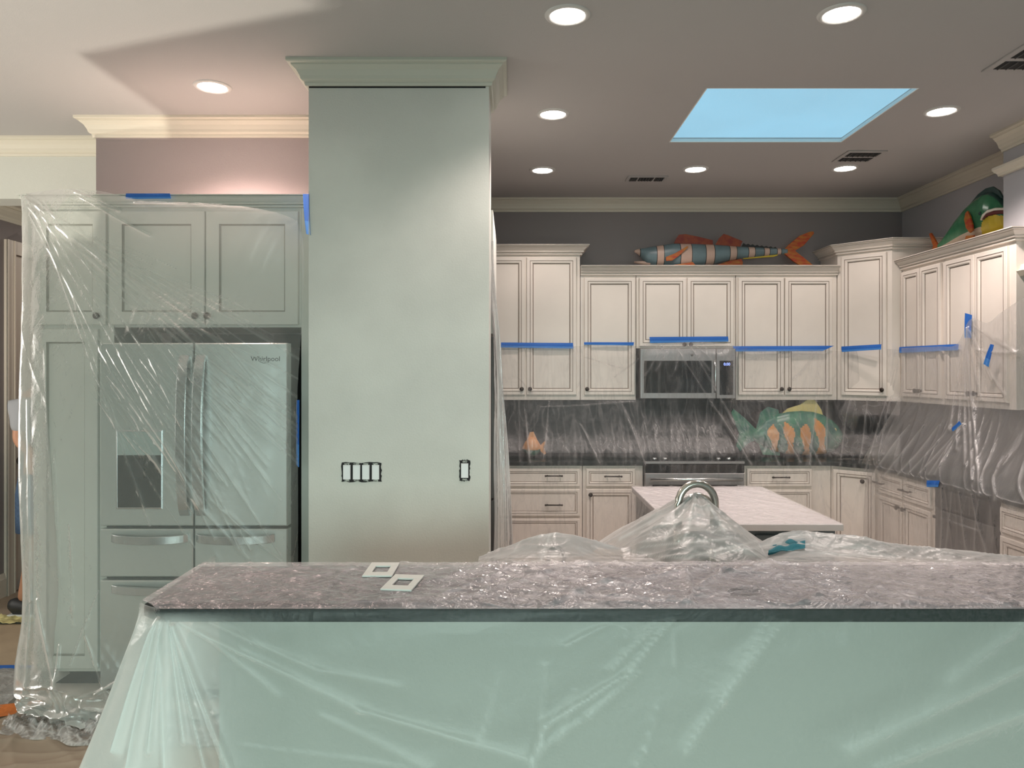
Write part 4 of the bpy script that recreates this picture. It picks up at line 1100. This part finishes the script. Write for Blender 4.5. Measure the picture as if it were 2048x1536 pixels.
def folds(A, creases, scale=1.0):
    """fold heights: each crease = (x0,y0,x1,y1,amp_m,width) measured across the sheet where it lies in the photograph"""
    PX_, PY_ = proj(A); H = np.zeros(PX_.shape)
    for (x0, y0, x1, y1, amp, wd) in creases:
        dx, dy = x1-x0, y1-y0; L2 = dx*dx+dy*dy
        tt = np.clip(((PX_-x0)*dx+(PY_-y0)*dy)/L2, 0, 1)
        wob = 1.6*np.sin(tt*4+x0*.05)*np.sqrt(tt)
        ddx = PX_-(x0+tt*dx)+wob*(-dy)/math.sqrt(L2); ddy = PY_-(y0+tt*dy)+wob*dx/math.sqrt(L2)
        ww = wd*(.35+.65*tt)
        H += amp*np.exp(-np.sqrt(ddx**2+ddy**2+.3)/ww)
    return H*scale


def sheet(name, G, nu, nv, m, creases=(), wrinkles=(), parent=None, mask=None, interp=catmull, toward=(0, -1, 0), extra=None, fade=None, cs=.5, thick=None):
    A = interp(G, nu, nv); Nn = normals(A); A0_ = A
    tv = np.array(toward, float); s = np.sign((Nn*tv).sum(-1, keepdims=True)); s[s == 0] = 1; Nn = Nn*s
    H = folds(A, creases, cs) if creases else np.zeros(A.shape[:2])
    U, V = np.meshgrid(np.linspace(0, 1, nu), np.linspace(0, 1, nv))
    for (fu, fv, shear, amp, sd, sharp) in wrinkles:
        n = vnoise(U*fu+V*shear, V*fv, sd)
        if sharp: n = (1-np.abs(n))**sharp
        H += n*amp
    if fade is not None: H = H*fade(U, V)
    A = A+Nn*H[..., None]
    if extra: A = extra(A, U, V)
    mk = mask(A, U, V) if mask else None
    Fo = np.clip(folds(A0_, [(a, b, c, d, .22+.78*min(1, e/.018), max(1.7, f*.45)) for (a, b, c, d, e, f) in creases]), 0, 1) if creases else np.zeros(A.shape[:2])
    if thick is not None: Fo = Fo+thick(U, V)
    return grid_mesh(name, A[..., 0], A[..., 1], A[..., 2], m, parent, mk, fold=Fo)


def fan(cx, cy, ends, amp, wd): return [(cx, cy, x, y, amp*random.uniform(.6, 1.2), wd) for (x, y) in ends]


M_p_bar_front = plastic('polythene_bar_front', .022, .40, .0, bump=.10, bscale=7, rough=.32, gloss=.10, col=(.84, .86, .84), fold=.34, trans=.5)
M_p_bar_top = plastic('polythene_bar_top', .38, .10, .10, bump=.45, bscale=9, rough=.26, gloss=.40, col=(.84, .75, .80), fold=.35)
M_p_rear = plastic('polythene_rear', .42, .50, .06, bump=.15, bscale=6, rough=.3, gloss=.18, col=(.72, .72, .71), fold=.6)
M_p_fridge = plastic('polythene_fridge', .22, .60, .0, bump=.12, bscale=6, rough=.28, gloss=.22, col=(.76, .79, .76), fold=.30)
M_p_back = plastic('polythene_back', .06, .40, .14, bump=.2, bscale=9, stretch=(2.2, 1, .45), rough=.3, gloss=.055, fold=.42, col=(.62, .60, .60))
M_p_right = plastic('polythene_right', .15, .30, .07, bump=.2, bscale=7, stretch=(1, 2.0, .5), rough=.3, gloss=.08, fold=.45, col=(.62, .60, .60))
M_p_strip = plastic('polythene_strip', .62, .5, .1, bump=.3, bscale=9, stretch=(3, 3, .5), rough=.25, gloss=.3)
M_p_island = plastic('polythene_island', .16, .3, .06, bump=.12, bscale=13, rough=.22, gloss=.3, col=(.85, .80, .80))

# --- bar sheet
bar = thing('plastic_sheet', 'clear plastic sheet draped over the raised bar and hanging down its front', 'plastic sheet')
nu, nv = 520, 90
u = np.linspace(0, 1, nu); v = np.linspace(0, 1, nv); U, V = np.meshgrid(u, v)
Yt = 1.674+V*(2.062-1.674)
XL = np.where(Yt < 1.72, -.79-.055*(Yt-1.674)/.046, -.848)
Xt = XL+U*(2.98-XL)
PXb, PYb = CX+Xt*F/Yt, CY-(1.07-CAMZ)*F/Yt
Ab = np.stack([Xt, Yt, 1.0705+.005*np.clip(V/.06, 0, 1)], -1)
topc = [(1180, 1195, 1060, 1145, .014, 6), (1380, 1200, 1100, 1185, .012, 5), (1385, 1200, 1190, 1160, .014, 7), (1385, 1190, 1370, 1150, .02, 6), (1385, 1190, 1440, 1150, .02, 7), (1440, 1150, 1540, 1130, .022, 8), (1385, 1195, 1500, 1180, .010, 6),
        (1385, 1200, 1340, 1216, .012, 5), (1090, 1212, 1200, 1170, .012, 6), (1200, 1170, 1400, 1140, .014, 8), (1500, 1175, 1570, 1212, .014, 5), (1575, 1213, 1640, 1195, .014, 5), (1700, 1213, 1760, 1172, .012, 6),
        (1760, 1172, 1830, 1185, .010, 6), (1760, 1175, 1820, 1205, .008, 5), (1940, 1180, 2020, 1212, .008, 6), (640, 1190, 700, 1135, .008, 5), (560, 1160, 660, 1148, .008, 5), (480, 1150, 620, 1135, .008, 5), (540, 1185, 640, 1172, .006, 4),
        (400, 1140, 345, 1205, .005, 5), (860, 1200, 1000, 1150, .012, 6), (900, 1205, 1100, 1145, .012, 5), (830, 1170, 960, 1140, .012, 6), (1000, 1195, 960, 1165, .010, 4), (700, 1205, 860, 1195, .010, 5), (660, 1160, 730, 1175, .006, 4), (1020, 1140, 1180, 1128, .012, 5), (940, 1150, 1040, 1130, .012, 5)]
Hb = folds(Ab, topc)*.55
dens = np.clip((PXb-500)/500, .25, 1)*np.where(PXb > 1700, .5, 1)
n1 = (1-np.abs(vnoise(U*70+V*9, V*5, 21)))**5*.0055+(1-np.abs(vnoise(U*150-V*14, V*9, 22)))**6*.0028
ed = np.clip(V/.08, 0, 1)
Hb = (Hb+n1*dens)*ed*np.clip(U/.03, 0, 1)
Ab[..., 2] += Hb
hole = ((PXb-1487)/30)**2+((PYb-1192)/7.5)**2 > 1
flat = np.maximum((np.abs(PXb-763) < 34)*(np.abs(PYb-1141) < 14), (np.abs(PXb-806) < 36)*(np.abs(PYb-1167) < 15))
Ab[..., 2] -= Hb*flat
grid_mesh('top_layer', Ab[..., 0], Ab[..., 1], Ab[..., 2], M_p_bar_top, bar, None, fold=-.85*(~hole)-.42*np.clip((1000-PXb)/450, 0, 1)+np.clip(folds(Ab, [(a, b, c, d, .9, f*.4) for (a, b, c, d, e, f) in topc])+dens*((1-np.abs(vnoise(U*60+V*8, V*4, 24)))**9)*.7, 0, 1))

# front drape: perimeter path from the back left round the clipped corner, then along the front
path = [(-.850, 2.15), (-.850, 1.90), (-.850, 1.73), (-.842, 1.705), (-.792, 1.672), (-.70, 1.670), (-.5, 1.670), (0, 1.670), (.5, 1.670), (1.1, 1.670), (1.7, 1.670), (2.3, 1.670), (2.98, 1.670)]
rows = [(1.074, -.002, -.002), (1.036, .002, .002), (.95, .03, .012), (.80, .085, .035), (.62, .15, .065), (.40, .22, .10), (.15, .29, .13), (.01, .33, .15)]
G = []
for (z, fl, fo) in rows:
    r = []
    for i, (x, y) in enumerate(path):
        if i <= 2: r.append((x-fl*1.15, y, z))
        elif i == 3: r.append((x-fl*.85, y-fo*.45, z))
        elif i == 4: r.append((x-fl*.45, y-fo*.8, z))
        elif i == 5: r.append((x-fl*.15, y-fo, z))
        else: r.append((x, y-fo*.8, z))
    G.append(r)
fc = [(322, 1238, 262, 1536, .05, 7), (330, 1240, 300, 1500, .03, 6), (318, 1238, 236, 1500, .05, 6), (345, 1250, 415, 1536, .035, 7), (350, 1250, 460, 1536, .03, 9), (340, 1240, 370, 1480, .025, 6), (325, 1240, 330, 1536, .02, 8),
      (360, 1245, 720, 1420, .012, 12), (720, 1420, 1060, 1520, .012, 12), (420, 1245, 640, 1340, .008, 10), (640, 1340, 800, 1370, .007, 10), (400, 1262, 560, 1390, .007, 9), (640, 1430, 860, 1536, .008, 12), (480, 1490, 820, 1536, .006, 5),
      (1345, 1240, 1250, 1350, .016, 8), (1250, 1350, 1090, 1450, .018, 9), (1090, 1450, 1060, 1536, .02, 12), (1320, 1245, 1220, 1340, .012, 7), (1280, 1340, 1180, 1430, .016, 9), (1180, 1430, 1090, 1490, .014, 8), (1215, 1250, 1130, 1290, .012, 6), (1560, 1250, 1440, 1400, .016, 14), (1440, 1400, 1370, 1500, .016, 14),
      (1540, 1240, 1480, 1330, .010, 10), (1320, 1400, 1290, 1500, .010, 5), (1290, 1500, 1270, 1536, .010, 7), (1700, 1240, 1690, 1290, .008, 5), (1575, 1240, 1570, 1270, .008, 5), (1090, 1330, 1080, 1500, .008, 12), (1000, 1350, 960, 1480, .006, 14), (1150, 1380, 1120, 1480, .006, 10), (1350, 1260, 1345, 1330, .010, 8), (1250, 1255, 1255, 1275, .010, 7), (2048, 1240, 1900, 1360, .010, 24), (2048, 1330, 1700, 1500, .014, 22), (1750, 1536, 2048, 1420, .012, 16)]
sheet('front_drape', G, 620, 260, M_p_bar_front, fc, [(26, 4, 8, .002, 31, 0), (12, 2, 4, .004, 32, 2)], bar, thick=lambda U, V: 2.4*np.clip((.50-U)/.11, 0, 1)*np.clip((V-.05)/.1, 0, 1), fade=lambda U, V: np.clip((V-.06)/.12, 0, 1))

# rear drape over tap, faucet and sink counter
nu, nv = 460, 120
U, V = np.meshgrid(np.linspace(0, 1, nu), np.linspace(0, 1, nv))
X = -.10+U*2.70; Y = 2.060+V*.62
rid = [(900, 1135), (940, 1122), (975, 1105), (1040, 1080), (1075, 1068), (1110, 1063), (1150, 1070), (1200, 1086), (1240, 1100), (1290, 1092), (1340, 1096), (1400, 1100), (1500, 1090), (1540, 1075), (1565, 1066), (1600, 1064), (1660, 1070), (1760, 1084), (1900, 1100), (2048, 1116), (2400, 1150), (2800, 1170)]
YR = 2.32
rx = [(p[0]-CX)*YR/F for p in rid]; rzv = [CAMZ-(p[1]-CY)*YR/F for p in rid]
R1 = np.interp(X, rx, rzv)
tY = np.clip((Y-2.06)/(YR-2.06), 0, 1); s1 = tY*tY*(3-2*tY)
Zb = 1.069*(1-s1)+R1*s1
# sag between the bar edge and the ridge
Zb -= .02*np.sin(np.pi*tY)*np.where(Y < YR, 1, 0)
# beyond the ridge fall to the counter
tB = np.clip((Y-YR)/(.34), 0, 1)
Zb = np.where(Y > YR, R1*(1-tB)+.94*tB, Zb)
# faucet cone
fcx = (1392-CX)*2.44/F; pk = CAMZ-(982-CY)*2.44/F
dx = (X-fcx); dyy = (Y-2.44)
sl = np.where(dx < 0, 1.05, 1.25)
cone = pk-np.sqrt((dx*sl)**2*.62+(dyy*.55)**2+.0004)*.80
cone += .006*np.sin(np.arctan2(dyy, dx)*9)
Zb = np.maximum(Zb, cone)
Hn = (1-np.abs(vnoise(U*30+V*14, V*7, 41)))**5*.005+(1-np.abs(vnoise(U*70-V*16, V*9, 42)))**5*.0025+vnoise(U*16, V*5+U*5, 43)*.007
Zb += Hn*np.clip(V/.1, 0, 1)*np.clip((1-V)/.1, 0, 1)
Zb = np.maximum(Zb, .9165)
rear_l = [(960, 1107, 1040, 1080), (1040, 1080, 1112, 1065), (1112, 1065, 1162, 1071), (1162, 1071, 1225, 1092), (1225, 1092, 1300, 1112), (1300, 1112, 1380, 1114), (1380, 1114, 1470, 1092), (1470, 1092, 1560, 1070), (1560, 1068, 1660, 1070), (1660, 1070, 1810, 1085), (1810, 1085, 2048, 1116),
          (1392, 985, 1300, 1050), (1392, 985, 1240, 1080), (1400, 985, 1450, 1060), (1395, 985, 1330, 1080), (1392, 990, 1370, 1080), (1410, 990, 1510, 1066), (1240, 1075, 1400, 1030), (1280, 1095, 1460, 1075), (1100, 1070, 1080, 1120), (1040, 1083, 1030, 1100), (1420, 1110, 1560, 1085), (1590, 1085, 1760, 1100), (1620, 1105, 1900, 1118), (1700, 1095, 1790, 1118)]
grid_mesh('rear_layer', X, Y, Zb, M_p_rear, bar, fold=np.clip(folds(np.stack([X, Y, Zb], -1), [(a, b, c, d, 1.0, 2.6) for (a, b, c, d) in rear_l])+((1-np.abs(vnoise(U*34+V*16, V*8, 44)))**10)*.5, 0, 1))

# --- fridge sheet
def Gp(rows): return [[tuple(W(*p)) for p in r] for r in rows]
def back_pt(px, py, d, dx=0): v = W(px, py, d); return (v.x+dx, 4.35, v.z)
FR = [
    [(44, 392, 3.71), (60, 386, 3.69), (130, 378, 3.66), (200, 382, 3.65), (262, 396, 3.65), (330, 404, 3.66), (400, 406, 3.66), (480, 412, 3.66), (550, 424, 3.67), (592, 440, 3.68)],
    [(47, 430, 3.69), (66, 430, 3.66), (130, 424, 3.64), (200, 424, 3.64), (262, 428, 3.65), (330, 432, 3.66), (400, 436, 3.66), (480, 440, 3.67), (550, 450, 3.68), (606, 480, 3.68)],
    [(48, 560, 3.66), (66, 560, 3.62), (130, 560, 3.61), (200, 560, 3.61), (262, 560, 3.63), (330, 560, 3.65), (400, 560, 3.66), (480, 560, 3.67), (550, 560, 3.69), (608, 570, 3.70)],
    [(46, 680, 3.62), (66, 680, 3.57), (130, 680, 3.56), (200, 680, 3.55), (262, 680, 3.54), (330, 680, 3.53), (400, 680, 3.53), (480, 680, 3.55), (550, 690, 3.57), (600, 700, 3.62)],
    [(42, 800, 3.58), (64, 800, 3.53), (130, 800, 3.52), (200, 800, 3.52), (262, 800, 3.52), (330, 800, 3.50), (400, 800, 3.50), (480, 800, 3.53), (550, 800, 3.55), (594, 800, 3.62)],
    [(42, 950, 3.55), (66, 950, 3.50), (130, 950, 3.50), (200, 950, 3.50), (262, 950, 3.50), (330, 950, 3.49), (400, 950, 3.49), (480, 950, 3.52), (550, 950, 3.54), (596, 950, 3.62)],
    [(48, 1100, 3.53), (72, 1100, 3.48), (130, 1100, 3.48), (200, 1100, 3.48), (262, 1100, 3.49), (330, 1100, 3.49), (400, 1100, 3.49), (480, 1100, 3.51), (550, 1100, 3.54), (596, 1100, 3.62)],
    [(50, 1220, 3.52), (74, 1220, 3.46), (130, 1220, 3.46), (200, 1220, 3.46), (262, 1220, 3.47), (330, 1220, 3.48), (400, 1220, 3.48), (480, 1220, 3.50), (550, 1220, 3.52), (596, 1220, 3.60)],
    [(36, 1320, 3.50), (66, 1330, 3.42), (130, 1330, 3.41), (200, 1330, 3.42), (262, 1330, 3.44), (330, 1330, 3.46), (400, 1330, 3.46), (480, 1330, 3.48), (550, 1330, 3.50), (596, 1330, 3.56)],
    [(34, 1385, 3.48), (64, 1395, 3.37), (130, 1400, 3.35), (200, 1404, 3.36), (262, 1404, 3.38), (330, 1404, 3.40), (400, 1404, 3.42), (480, 1404, 3.43), (550, 1404, 3.44), (596, 1404, 3.50)],
    [(48, 1412, 3.47), (70, 1432, 3.36), (130, 1450, 3.31), (200, 1458, 3.30), (262, 1458, 3.32), (330, 1456, 3.34), (400, 1450, 3.36), (480, 1446, 3.38), (550, 1444, 3.40), (596, 1440, 3.42)]]
G = Gp(FR)
side = [(56, 4.30), (54, 4.10), (50, 3.90)]
G2 = []
for r, rp in zip(G, FR):
    z = r[0][2]; x = r[0][0]
    G2.append([(x+.015, 4.28, z), (x-.005, 3.98, z)]+r)
frc = []
# long diagonal tension folds from the top left corner
for (x1, y1, a, wd) in ((300, 600, .010, 6), (400, 700, .012, 6), (480, 800, .010, 6), (560, 900, .010, 5), (600, 800, .012, 6), (600, 720, .010, 6), (420, 1000, .012, 5), (350, 1000, .010, 5), (300, 1050, .008, 5), (500, 1100, .012, 6), (560, 1110, .010, 6), (250, 900, .007, 4)):
    frc.append((60+random.uniform(-5, 30), 400+random.uniform(0, 30), x1, y1, a*.7, wd))
frc += [(60, 430, 205, 690, .007, 4), (320, 640, 600, 860, .010, 4), (330, 660, 560, 820, .009, 3), (200, 700, 380, 960, .010, 4), (215, 700, 400, 1010, .010, 4), (240, 710, 430, 1080, .009, 4), (270, 720, 440, 960, .008, 4), (300, 720, 480, 1100, .008, 4), (340, 700, 560, 1000, .007, 4), (380, 720, 600, 930, .009, 4), (400, 690, 600, 840, .010, 4), (360, 640, 600, 760, .007, 3),
        (250, 860, 500, 1120, .010, 6), (420, 1000, 560, 1120, .010, 5), (160, 395, 300, 470, .012, 5), (270, 405, 520, 412, .016, 5), (150, 385, 240, 420, .014, 6), (200, 1180, 140, 1330, .009, 5), (170, 1270, 215, 1400, .010, 5), (75, 1200, 110, 1380, .014, 5), (62, 1210, 50, 1400, .010, 5), (55, 800, 62, 1200, .014, 5), (120, 1290, 108, 1380, .018, 4), (100, 1380, 110, 1430, .02, 5), (150, 1400, 230, 1370, .012, 6), (110, 1385, 130, 1440, .03, 6), (190, 1390, 240, 1360, .02, 5), (140, 1050, 150, 1250, .008, 8), (110, 900, 120, 1150, .006, 10), (90, 700, 100, 1000, .006, 9)]
rr_ = random.Random(5)
for k in range(64):
    x0_ = rr_.uniform(180, 470); y0_ = 640+rr_.uniform(0, 120)+max(0, (260-x0_))*.8; L__ = rr_.uniform(90, 330); sl_ = rr_.uniform(1.05, 1.55) if x0_ < 330 else rr_.uniform(.75, 1.2)
    frc.append((x0_, y0_, x0_+L__*.62, y0_+L__*.62*sl_, rr_.uniform(.002, .006), rr_.uniform(1.6, 3.4)))
for k in range(26):
    x0_ = rr_.uniform(70, 260); y0_ = 400+rr_.uniform(0, 60)+x0_*.3; L__ = rr_.uniform(120, 420)
    frc.append((x0_, y0_, x0_+L__*.8, y0_+L__*.8*rr_.uniform(.45, 1.0), rr_.uniform(.002, .005), rr_.uniform(1.8, 3.5)))
def fr_ex(A, U, V):
    low = np.clip((V-.84)/.16, 0, 1)
    A = A.copy()
    A[..., 1] += -low*.05*(1-np.abs(vnoise(U*26, V*34, 55)))**3+low*.03
    A[..., 2] = np.maximum(A[..., 2], .008)
    return A
frs = sheet('plastic_sheet', G2, 620, 560, M_p_fridge, frc, [(70, 4, 50, .0008, 51, 0), (26, 3, -22, .0020, 52, 2)], None,
            fade=lambda U, V: np.clip(U/.05, 0, 1)*.9+.1+0*V, extra=fr_ex, thick=lambda U, V: 1.0*np.clip((.26-U)/.06, 0, 1)+.8*np.clip((V-.86)/.1, 0, 1))
tag(frs, 'clear plastic sheet hung over the refrigerator and pantry, puddling on the floor', 'plastic sheet')
# puddled hem
A0 = W(45, 1418, 3.46); 
uu, vv = np.meshgrid(np.linspace(0, 1, 420), np.linspace(0, 1, 90))
Xh = -2.28+uu*1.45; Yh = 3.28+vv*.30-.10*np.sin(uu*3)+.03*vnoise(uu*14, vv*2, 61)
Zh = .012+.6*(.045*np.abs(vnoise(uu*30+vv*3, vv*4, 62))+.035*(1-np.abs(vnoise(uu*22+vv*6, vv*5+uu*8, 63)))**3+.02*(1-np.abs(vnoise(uu*90-vv*9, vv*14, 64)))**4)*np.sin(np.pi*vv)**.6
tag(grid_mesh('plastic_hem', Xh, Yh, Zh, plastic('polythene_hem', .20, .5, .05, fold=.55, bump=.3, bscale=14, rough=.25, gloss=.35, col=(.95, .94, .93)), fold=np.clip((1-np.abs(vnoise(uu*40+vv*6, vv*7+uu*8, 63)))**6*1.1+(1-np.abs(vnoise(uu*70-vv*9, vv*10, 65)))**8*.8, 0, 1)*np.clip(1.25-uu*.6, 0, 1)), 'bunched plastic hem gathered on the floor below the refrigerator sheet', 'plastic sheet')

# --- back wall sheet
cols = [1003, 1060, 1110, 1160, 1215, 1275, 1300, 1350, 1400, 1450, 1480, 1530, 1580, 1640, 1680, 1720, 1758, 1800]
def dface(px, top):
    if 1283 <= px <= 1470: return 5.865
    if px > 1690:
        return 5.945-(px-1690)*.0026
    return 5.945
BK = []
tops = {1003: 690, 1060: 692, 1110: 694, 1160: 692, 1215: 690, 1275: 692, 1300: 687, 1350: 685, 1400: 683, 1450: 687, 1480: 694, 1530: 698, 1580: 699, 1640: 699, 1680: 702, 1720: 700, 1758: 697, 1800: 700}
for (py, dd_) in ((0, 0), (715, 0), (760, -.005), (795, -.012), (830, -.06), (870, -.16), (908, -.27), (922, -.295), (945, -.305), (1000, -.315), (1060, -.33), (1160, -.35), (1300, -.37)):
    r = []
    for px in cols:
        d = dface(px, 0)
        yy = tops[px] if py == 0 else py
        if py == 0 and 1283 <= px <= 1470: d = 5.93
        if py == 0 and px <= 1690: d = 5.95
        if dd_ <= -.06:
            base_d = 5.945 if px <= 1690 else 5.945-(px-1690)*.0026
            d = base_d+dd_
            if px > 1690: d = min(d, 5.945-(px-1690)*.0026-.19)
            if py >= 908: d = min(5.66, 5.945+dd_) if px <= 1660 else min(5.66, 5.66-(px-1660)*.0028)
            d -= max(0, (py-908))*.00015
        r.append((px, yy, d))
    BK.append(r)
bkc = []
for x in (1040, 1075, 1130, 1190, 1230, 1260, 1300, 1320, 1345, 1370, 1395, 1420):
    bkc.append((x-random.uniform(0, 20), 805+random.uniform(-5, 20), x+random.uniform(-5, 15), 922, random.uniform(.002, .007), 3.0)); bkc.append((x+random.uniform(5, 20), 810, x+random.uniform(5, 30), 922, random.uniform(.001, .004), 7.0))
bkc += [(1350, 690, 1500, 930, .035, 4), (1380, 690, 1470, 850, .02, 4), (1330, 690, 1290, 750, .015, 3), (1345, 690, 1310, 740, .015, 3), (1360, 690, 1350, 740, .014, 3), (1375, 690, 1420, 740, .014, 3), (1390, 690, 1440, 735, .014, 3), (1280, 715, 1230, 755, .018, 3), (1170, 715, 1245, 735, .018, 4), (1035, 755, 1065, 785, .012, 3),
        (1630, 705, 1585, 760, .018, 3), (1632, 705, 1600, 750, .014, 3), (1640, 705, 1620, 930, .022, 3), (1650, 705, 1655, 900, .018, 3), (1640, 705, 1500, 720, .014, 3), (1480, 700, 1600, 712, .012, 3), (1700, 800, 1680, 930, .02, 3), (1740, 760, 1720, 925, .018, 3), (1798, 720, 1758, 925, .05, 4), (1790, 740, 1735, 940, .04, 4),
        (1560, 850, 1600, 925, .018, 3), (1530, 870, 1560, 930, .016, 3), (1590, 840, 1640, 930, .016, 3), (1160, 850, 1200, 925, .016, 3), (1050, 820, 1060, 925, .02, 3), (1100, 790, 1085, 920, .02, 3), (1240, 800, 1290, 930, .02, 4), (1080, 815, 1270, 805, .014, 3), (1500, 940, 1510, 1090, .012, 5), (1640, 950, 1650, 1090, .016, 4), (1690, 950, 1680, 1060, .016, 4), (1270, 930, 1290, 1000, .010, 4)]
bs = sheet('plastic_sheet', Gp(BK), 620, 300, M_p_back, bkc, [(90, 3, 10, .0012, 71, 0), (50, 2, 8, .0035, 72, 3), (20, 3, 6, .004, 73, 2)], None,
           fade=lambda U, V: np.clip(V/.12, .05, 1)*np.where(V < .27, .45, 1.0))
tag(bs, 'clear plastic sheet taped across the back wall cabinets, range and counter', 'plastic sheet')

# --- right wall sheet
ys = [5.62, 5.4, 5.15, 4.92, 4.78, 4.6, 4.4, 4.2, 3.95, 3.6, 3.2]
ztop = [1.775, 1.775, 1.772, 1.78, 1.93, 1.90, 1.95, 2.02, 2.10, 2.16, 2.2]
G = []
for (z, x) in ((None, 2.925), (1.62, 2.925), (1.40, 2.90), (1.20, 2.80), (1.02, 2.68), (.93, 2.635), (.88, 2.625), (.60, 2.615), (.30, 2.60), (.02, 2.58)):
    r = []
    for y, zt_ in zip(ys, ztop):
        zz2 = zt_ if z is None else (z if z < 1.6 else z+(zt_-1.775)*.5)
        xx = x
        if y < 4.45 and zz2 > .95: xx = min(x, 2.88)
        r.append((xx, y, zz2))
    G.append(r)
rcs = []
for (x1, y1) in ((1900, 860), (1915, 900), (1930, 930), (1945, 960), (1960, 990), (1935, 800), (1950, 820), (1965, 800), (1985, 760), (2010, 790)):
    rcs.append((1938, 655, x1, y1, .022, 4))
for (x0, x1) in ((1820, 1745), (1850, 1770), (1880, 1800), (1905, 1820), (1930, 1840), (1930, 1860), (1935, 1870)):
    rcs.append((x0, 850, x1, 950, .018, 4))
rcs += [(1955, 700, 2040, 708, .03, 4), (1945, 650, 2035, 706, .03, 4), (1885, 975, 1885, 1110, .02, 4), (1920, 985, 1935, 1100, .016, 4), (1945, 990, 1975, 1110, .016, 4), (1985, 950, 1990, 1000, .012, 4), (1905, 985, 1895, 1100, .012, 4), (1960, 1000, 1950, 1100, .012, 4)]
rs = sheet('plastic_sheet', G, 420, 300, M_p_right, rcs, [(40, 3, 8, .002, 81, 0), (24, 2, -8, .005, 82, 3)], None, toward=(-1, 0, 0), fade=lambda U, V: np.clip(V/.1, .05, 1))
tag(rs, 'clear plastic sheet taped over the right wall cabinets and counter', 'plastic sheet')

# --- hanging strip right of the column
ST = [[(979, 480, 3.97), (982, 478, 3.96), (984, 480, 3.95), (986, 482, 3.95)],
      [(980, 560, 3.95), (984, 560, 3.93), (987, 560, 3.92), (989, 560, 3.92)],
      [(990, 680, 3.93), (993, 680, 3.90), (997, 680, 3.90), (1001, 680, 3.90)],
      [(992, 800, 3.92), (998, 800, 3.88), (1003, 800, 3.88), (1008, 800, 3.88)],
      [(993, 920, 3.90), (1000, 920, 3.86), (1010, 920, 3.86), (1018, 920, 3.88)],
      [(993, 1020, 3.90), (1002, 1020, 3.85), (1013, 1020, 3.84), (1023, 1020, 3.88)],
      [(992, 1140, 3.90), (1003, 1140, 3.84), (1015, 1140, 3.83), (1027, 1140, 3.88)],
      [(990, 1320, 3.90), (1003, 1320, 3.84), (1016, 1320, 3.83), (1030, 1320, 3.88)]]
stp = sheet('plastic_sheet', Gp(ST), 80, 260, M_p_strip, [], [(9, 2, 2, .012, 91, 0), (16, 3, 2, .010, 92, 3)])
tag(stp, 'narrow gathered plastic curtain hanging just right of the column', 'plastic sheet')

# --- island sheet
uu, vv = np.meshgrid(np.linspace(0, 1, 200), np.linspace(0, 1, 200))
x0, x1, y0_, y1_ = .718, 1.495, 3.36, 4.46
S_ = -.42+uu*1.30     # runs from the left hanging part to the right edge
Xi = np.where(S_ < 0, x0-.004+S_*.22, x0+S_*.877); Zi = np.where(S_ < 0, .918+S_*1.5, .918)
Xi = np.minimum(Xi, x1); Yi = y0_+vv*(y1_-y0_)+np.where(S_ < 0, S_*.0, 0)
Wr = (1-np.abs(vnoise(uu*20+vv*10, vv*3, 101)))**5*.004+(1-np.abs(vnoise(uu*12-vv*12, vv*18, 102)))**5*.002
edg = np.clip(vv/.04, 0, 1)*np.clip((1-uu)/.03, 0, 1)
Zi = Zi+np.where(S_ >= 0, Wr*edg, 0); Xi = Xi-np.where(S_ < 0, Wr, 0)
tag(grid_mesh('plastic_sheet', Xi, Yi, Zi, M_p_island), 'plastic film over the white island top, hanging off its left side', 'plastic sheet')

print('built', len(bpy.data.objects), 'objects')
